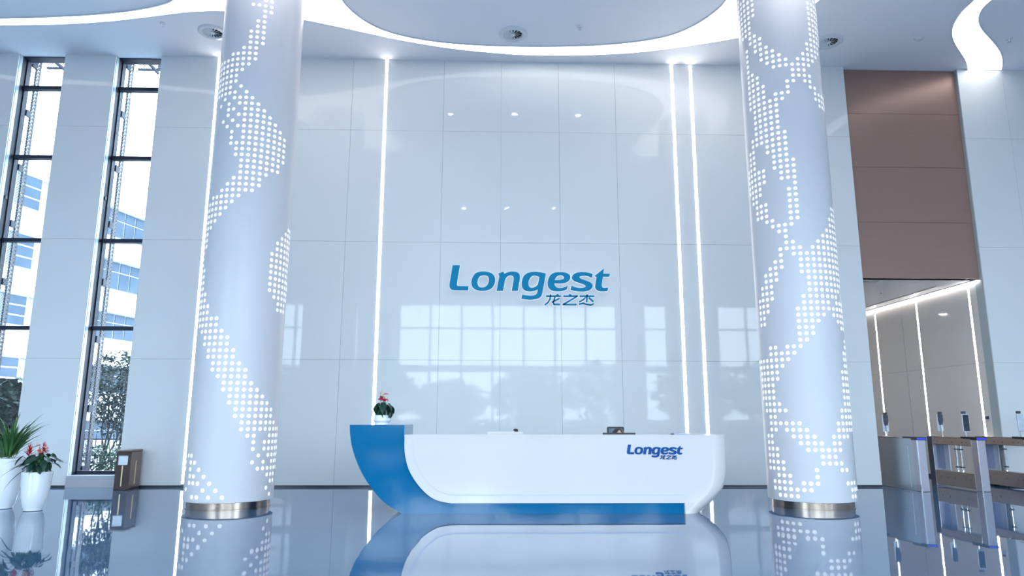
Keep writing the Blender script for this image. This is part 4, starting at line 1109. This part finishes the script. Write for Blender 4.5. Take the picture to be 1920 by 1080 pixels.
# ================================================================ ENTRANCE GATES
gy0 = 13.05; gy1 = 14.55; gw = 0.165; gh = 0.98
gx = [atY(1727, 900, gy0).x-0.05, 0, 0]; gx[0] = atY(1722, 860, gy0).x; gx[1] = atY(1835, 860, gy0).x; gx[2] = min(gx[1]+(gx[1]-gx[0])*0.985, OPEN[1]-gw-0.03)
LABG = ['steel gate cabinet with closed side, next to the white wall end', 'steel gate cabinet with open frame, between two lanes', 'steel gate cabinet with open frame at the right edge']
for gi, x in enumerate(gx):
    t = thing('speed_gate', LABG[gi], 'turnstile', (x+gw/2, (gy0+gy1)/2, 0), 'entrance gate cabinets')
    obj('end_post', MB().box(x, x+gw, gy0, gy0+0.16, 0, gh-0.03), 'postgrey', t, bevel=0.012)
    obj('end_post', MB().box(x, x+gw, gy1-0.16, gy1, 0, gh-0.02), 'steel' if gi == 0 else 'postgrey', t, bevel=0.008)
    if gi: obj('dark_side_plate', MB().box(x-0.004, x, gy1-0.16, gy1, 0, gh-0.02), 'darkgrey', t)
    obj('post_edge', MB().box(x-0.003, x+0.018, gy0-0.004, gy0+0.012, 0.0, gh-0.04), 'chrome', t)
    if gi == 0:
        obj('cabinet_body', MB().box(x+0.012, x+gw-0.012, gy0+0.16, gy1-0.16, 0.0, gh-0.02), 'steelblue', t, bevel=0.005)
        obj('access_panel', MB().box(x+0.006, x+0.012, gy0+0.32, gy1-0.22, 0.36, gh-0.17), 'steelblue', t, bevel=0.002)
        obj('access_panel', MB().box(x+0.006, x+0.012, gy0+0.32, gy1-0.22, 0.05, 0.35), 'steelblue', t, bevel=0.002)
        obj('top_plate', MB().box(x, x+gw, gy0, gy1, gh-0.02, gh), 'steel', t, bevel=0.004)
    else:
        obj('top_beam', MB().box(x, x+gw, gy0+0.16, gy1-0.16, gh-0.165, gh-0.02), 'bronze', t, bevel=0.01)
        obj('bottom_beam', MB().box(x, x+gw, gy0+0.16, gy1-0.16, 0.03, 0.315), 'bronze', t, bevel=0.01)
        obj('top_plate', MB().box(x-0.004, x+gw+0.004, gy0+0.1, gy1, gh-0.02, gh), 'bronze', t, bevel=0.004)
        for yy in (gy0+0.30, gy0+0.42, gy0+0.72, gy0+0.95, gy0+1.18):
            for zz in (gh-0.10, 0.18):
                obj('rivet', MB().box(x-0.003, x, yy-0.008, yy+0.008, zz-0.008, zz+0.008), 'darkgrey', t)
        obj('acrylic_panel', MB().box(x+0.05, x+0.058, gy1-0.42, gy1-0.18, 0.335, gh-0.17), 'acrylic', t)
        obj('sensor_strip', MB().box(x+gw-0.03, x+gw-0.01, gy1-0.45, gy1-0.16, 0.315, gh-0.165), 'silver', t)
        for yy in ((gy0+0.60, gy0+0.74) if gi == 1 else (gy0+0.80,)):
            b_ = obj('barrier_post', MB().lathe([(0.020, 0.315), (0.020, gh-0.165)], 14, (x+gw/2, yy, 0)), 'chrome', t, sm=40)
            for zz in (0.40, gh-0.24):
                obj('hinge_clamp', MB().box(x+gw/2-0.025, x+gw/2+0.025, yy-0.035, yy+0.035, zz-0.012, zz+0.012), 'darkgrey', b_)
            obj('foot_collar', MB().lathe([(0.032, 0.315), (0.03, 0.36), (0.022, 0.37)], 14, (x+gw/2, yy, 0)), 'chrome', b_, sm=40)
    rd_ = obj('card_reader', MB().box(x-0.02, x+gw+0.012, gy0-0.03, gy0+0.15, gh-0.045, gh+0.012) .box(x-0.02, x+gw*0.6, gy0+0.15, gy0+0.42, gh-0.015, gh+0.014), 'black', t, bevel=0.004)
    obj('blue_light', MB().box(x-0.01, x+gw+0.004, gy0-0.033, gy0-0.03, gh-0.034, gh-0.004), 'bluelight', rd_)

def terminal(px, pytop, gi, yy, front, label, lit=False):
    x = gx[gi]+gw/2; z0 = gh
    q = atY(px, pytop, yy); x = q.x; zt = q.z
    xx = min(max(x, gx[gi]+0.03), gx[gi]+gw-0.03)
    t = thing('face_terminal', label, 'terminal', (xx, yy, z0), 'face recognition terminals on the gates')
    h = 0.335; w = 0.068 if front else 0.064; zb_ = zt-0.055-h
    s_ = -1 if front else 1                 # side the screen faces along y
    obj('post', MB().lathe([(0.03, 0), (0.03, 0.006), (0.016, 0.012), (0.016, zb_+0.13-z0)], 14, (xx, yy, z0)), 'chrome', t, sm=40)
    ys = yy+s_*0.02
    obj('housing', MB().box(xx-w, xx+w, min(ys, ys+s_*0.025), max(ys, ys+s_*0.025), zb_, zb_+h), 'silver', t, bevel=0.006)
    yq = ys+s_*0.025
    obj('screen', MB().box(xx-w+0.01, xx+w-0.01, min(yq, yq+s_*0.002), max(yq, yq+s_*0.002), zb_+(0.08 if lit else 0.012), zb_+h-0.012), 'screenlit' if lit else 'screen', t)
    obj('camera_head', MB().box(xx-0.034, xx+0.034, yy-0.02, yy+0.03, zt-0.05, zt), 'darkgrey', t, bevel=0.006)
    obj('camera_neck', MB().box(xx-0.018, xx+0.018, yy-0.005, yy+0.015, zt-0.07, zt-0.05), 'darkgrey', t)
    if not front or True:
        poly = [(xx-0.042, zb_+h-0.0), (xx+0.042, zb_+h-0.0), (xx+0.042, zb_+h-0.12), (xx+0.022, zb_+0.12), (xx-0.022, zb_+0.12), (xx-0.042, zb_+h-0.12)]
        obj('bracket', MB().prism_y(poly, min(ys, ys-s_*0.035), max(ys, ys-s_*0.035)), 'darkgrey', t)
terminal(1660, 773, 0, 14.25, False, 'face terminal on the closed cabinet, seen from behind')
terminal(1762, 772, 1, 14.25, False, 'face terminal on the middle cabinet, seen from behind')
terminal(1806, 771, 1, 13.42, True, 'face terminal on the middle cabinet with dark screen facing the lobby')
terminal(1912, 770.5, 2, 13.42, True, 'face terminal at the right edge with bright screen', True)

# ================================================================ OUTSIDE
struct('ground_outside', MB().box(-120, 120, W+0.5, 160, -0.25, -0.05).box(-120, 120, -120, YF-0.25, -0.25, -0.05), 'ground')
# white office block seen through the windows: facade plane recedes to the right
FD = Vector((math.sin(math.radians(13.3)), math.cos(math.radians(13.3)), 0)); FN = Vector((FD.y, -FD.x, 0)); F0 = Vector((-25.0, 44.0, 0))
def on_fac(px, py):
    d = ray(px, py); s_ = (F0-CAM).dot(FN)/d.dot(FN); P = CAM+d*s_
    return (P-F0).dot(FD), P.z
FROT = math.atan2(FD.y, FD.x)
bt = thing('office_building', 'white office block with blue ribbon windows seen through the left windows', 'building', F0)
bt.rotation_euler = (0, 0, FROT); bt['_local'] = 1
# local axes: x along the facade, -y towards the lobby (FN = -y local)
def fbox(name, u0, u1, z0, z1, d0, d1, m_, parent=None):
    return obj(name, MB().box(u0, u1, -d1, -d0, z0, z1), m_, parent or bt)
u_w1, _ = on_fac(75, 430); u_w2, _ = on_fac(240, 500)
zt2 = on_fac(240, 383)[1]; zt1 = on_fac(75, 283)[1]
zpar = zt2+0.0
rib = []
for (yt, yb_) in ((401.5, 440), (495, 549), (592, 640), (690, 738)):
    rib.append((on_fac(240, yb_)[1], on_fac(240, yt)[1]))
fl_h = rib[1][1]-rib[2][1]
rib = [(rib[1][1]+fl_h-(rib[1][1]-rib[1][0]), rib[1][1]+fl_h), rib[1], rib[2], (rib[2][0]-fl_h, rib[2][1]-fl_h), (rib[2][0]-2*fl_h, rib[2][1]-2*fl_h)]
umid = on_fac(140, 500)[0]; u0, u1 = umid-30, umid+40
zp = rib[0][1]+1.15
fbox('wall', u0, u1, -0.1, zp, -12, -0.35, 'bldg')
zs = [zp]+[v for r in rib for v in (r[1], r[0])]+[-0.1]
for za, zb_ in zip(zs[0::2], zs[1::2]):
    if za-zb_ > 0.05: fbox('spandrel', u0, u1, zb_, za, -0.35, 0.0, 'bldg')
# ribbon windows (right stretch) : panes with frames
for zb_, za in rib:
    wn_ = fbox('ribbon_window', umid, u1, zb_, za, -0.36, -0.30, 'bldgframe')
    pw = 0.95; n = 16; ustart = umid+0.1
    for k in range(n):
        a_ = ustart+k*pw
        for z0, z1 in ((zb_+0.05, zb_+(za-zb_)*0.62), (zb_+(za-zb_)*0.66, za-0.05)):
            o_ = obj('pane', MB().box(a_+0.05, a_+pw-0.05, 0.24, 0.30, z0, z1), 'bldgglass', wn_)
# single windows (left stretch)
for zb_, za in rib:
    fbox('grey_bay', u0, umid, zb_, za, -0.36, -0.22, 'bldggrey')
    for k in range(8):
        uc = on_fac(60, 370)[0]+(k-2)*3.0
        if uc > umid-1.0: continue
        wn_ = fbox('window', uc-0.72, uc+0.72, zb_-0.05, za+0.02, -0.21, -0.10, 'bldgframe')
        hh = za-zb_
        for q in range(3):
            obj('pane', MB().box(uc-0.62, uc+0.62, 0.085, 0.10, zb_+0.04+q*hh/3, zb_-0.04+(q+1)*hh/3), 'bldgglass', wn_)
for z in (zp+0.35, zp+0.7, zp+1.05):
    fbox('roof_rail', u0, u1, z, z+0.03, -0.5, -0.46, 'rail')
for k in range(24): fbox('rail_post', u0+k*3, u0+k*3+0.04, zp, zp+1.08, -0.5, -0.46, 'rail')
del bt['_local']

def leaf_cloud(parent, name, centre, ext, n, size, m_, seed, narrow=0.35, shape=None):
    random.seed(seed); mb = MB()
    for _ in range(n):
        while True:
            p_ = Vector((random.uniform(-1, 1), random.uniform(-1, 1), random.uniform(-1, 1)))
            if shape == 'box' or p_.length < 1: break
        c_ = Vector(centre)+Vector((p_.x*ext[0], p_.y*ext[1], p_.z*ext[2]))
        d = Vector((random.uniform(-1, 1), random.uniform(-1, 1), random.uniform(-.8, .8))).normalized()
        s_ = d.cross(Vector((random.uniform(-1, 1), random.uniform(-1, 1), random.uniform(-1, 1)))).normalized()
        L = size*random.uniform(0.6, 1.3)
        mb.add([c_-d*L/2, c_+s_*L*narrow/2, c_+d*L/2, c_-s_*L*narrow/2], [(0, 1, 2, 3)])
    o_ = obj(name, mb, m_, parent); o_['kind'] = 'stuff'; return o_
# bushy tree outside the window beside the bin
q = atY(205, 800, 17.0)
t = thing('garden_tree', 'dark leafy garden tree outside the window beside the bin', 'tree', (q.x, 17.0, -0.05))
leaf_cloud(t, 'foliage', (q.x+0.05, 17.0, 2.0), (0.65, 0.6, 0.95), 2600, 0.13, 'leafout', 21, 0.3)
leaf_cloud(t, 'foliage', (q.x+0.25, 17.0, 1.35), (0.6, 0.5, 0.6), 900, 0.12, 'leafout', 22, 0.3)
st = MB(); random.seed(3)
for k in range(9):
    xx = q.x+random.uniform(-.35, .5); st.tube([(q.x+random.uniform(-.2, .3), 17.0, -0.05), (xx, 17+random.uniform(-.2, .2), 1.0), (xx+random.uniform(-.3, .3), 17.0, 2.3)], [0.022, 0.016, 0.008], 6)
obj('stem', st, 'bark', t)
# broad-leaved bush outside the far left window
q = atY(12, 800, 16.6)
t = thing('garden_bush', 'dark broad-leaved bush outside the far left window', 'bush', (q.x, 16.6, -0.05))
leaf_cloud(t, 'foliage', (q.x-0.1, 16.6, 1.35), (0.55, 0.5, 0.85), 1300, 0.2, 'leafout', 31, 0.55)
leaf_cloud(t, 'foliage', (q.x+0.15, 16.6, 1.9), (0.35, 0.3, 0.35), 40, 0.26, 'leafout', 32, 0.5)
st = MB()
for k in range(6): st.tube([(q.x, 16.6, -0.05), (q.x+0.1*(k-3), 16.6, 1.0), (q.x+0.16*(k-3), 16.6, 2.0)], [0.03, 0.02, 0.008], 6)
obj('stem', st, 'bark', t)
# low hedge
h0 = atY(190, 870, 16.0); t = thing('hedge', 'low green hedge outside the window beside the bin', 'hedge', (h0.x, 16.0, -0.05))
leaf_cloud(t, 'foliage', (h0.x, 16.0, 0.33), (1.75, 0.35, 0.40), 2700, 0.085, 'leafhedge', 41, 0.6, 'box')
st = MB()
for k in range(14): st.tube([(h0.x-1.6+0.25*k, 16.0, -0.05), (h0.x-1.6+0.25*k, 16.0, 0.5)], 0.012, 5)
obj('stem', st, 'bark', t)
# thin garden fence behind the hedge
t = thing('garden_fence', 'thin metal garden fence behind the hedge', 'fence', (h0.x, 18.5, -0.05))
for z in (0.35, 0.75): obj('fence_rail', MB().box(h0.x-5, h0.x+4, 18.48, 18.52, z, z+0.04), 'frame2', t)
for k in range(60): obj('fence_bar', MB().box(h0.x-5+0.15*k, h0.x-5+0.15*k+0.015, 18.49, 18.51, -0.05, 0.9), 'frame2', t)

# planting in front of the entrance side (mirrored faintly in the glossy panels and the desk)
t = thing('added_hedge', 'long unseen hedge added outside the entrance glazing to darken reflections', 'hedge', (0, -10.5, -0.05))  # hedge added so the glossy desk and panels mirror something dark
leaf_cloud(t, 'foliage', (0, -10.5, 0.6), (17, 0.8, 0.65), 9000, 0.26, 'leafhedge', 51, 0.6, 'box')
for k, (x, y, h) in enumerate([(-22, -24, 6), (-15, -27, 5), (-8.5, -22, 5.5), (-3.5, -30, 4.5), (3, -25, 5), (9, -29, 6), (15, -23, 5.5), (22, -27, 6)]):
    t = thing('street_tree', 'street tree across the forecourt outside the entrance', 'tree', (x, y, -0.05), 'street trees outside the entrance')
    leaf_cloud(t, 'crown', (x, y, h*0.58), (3.3, 2.2, h*0.42), 900, 0.7, 'leafout', 60+k, 0.6)
    obj('trunk', MB().tube([(x, y, -0.05), (x, y, h*0.6)], [0.16, 0.08], 8), 'bark', t)
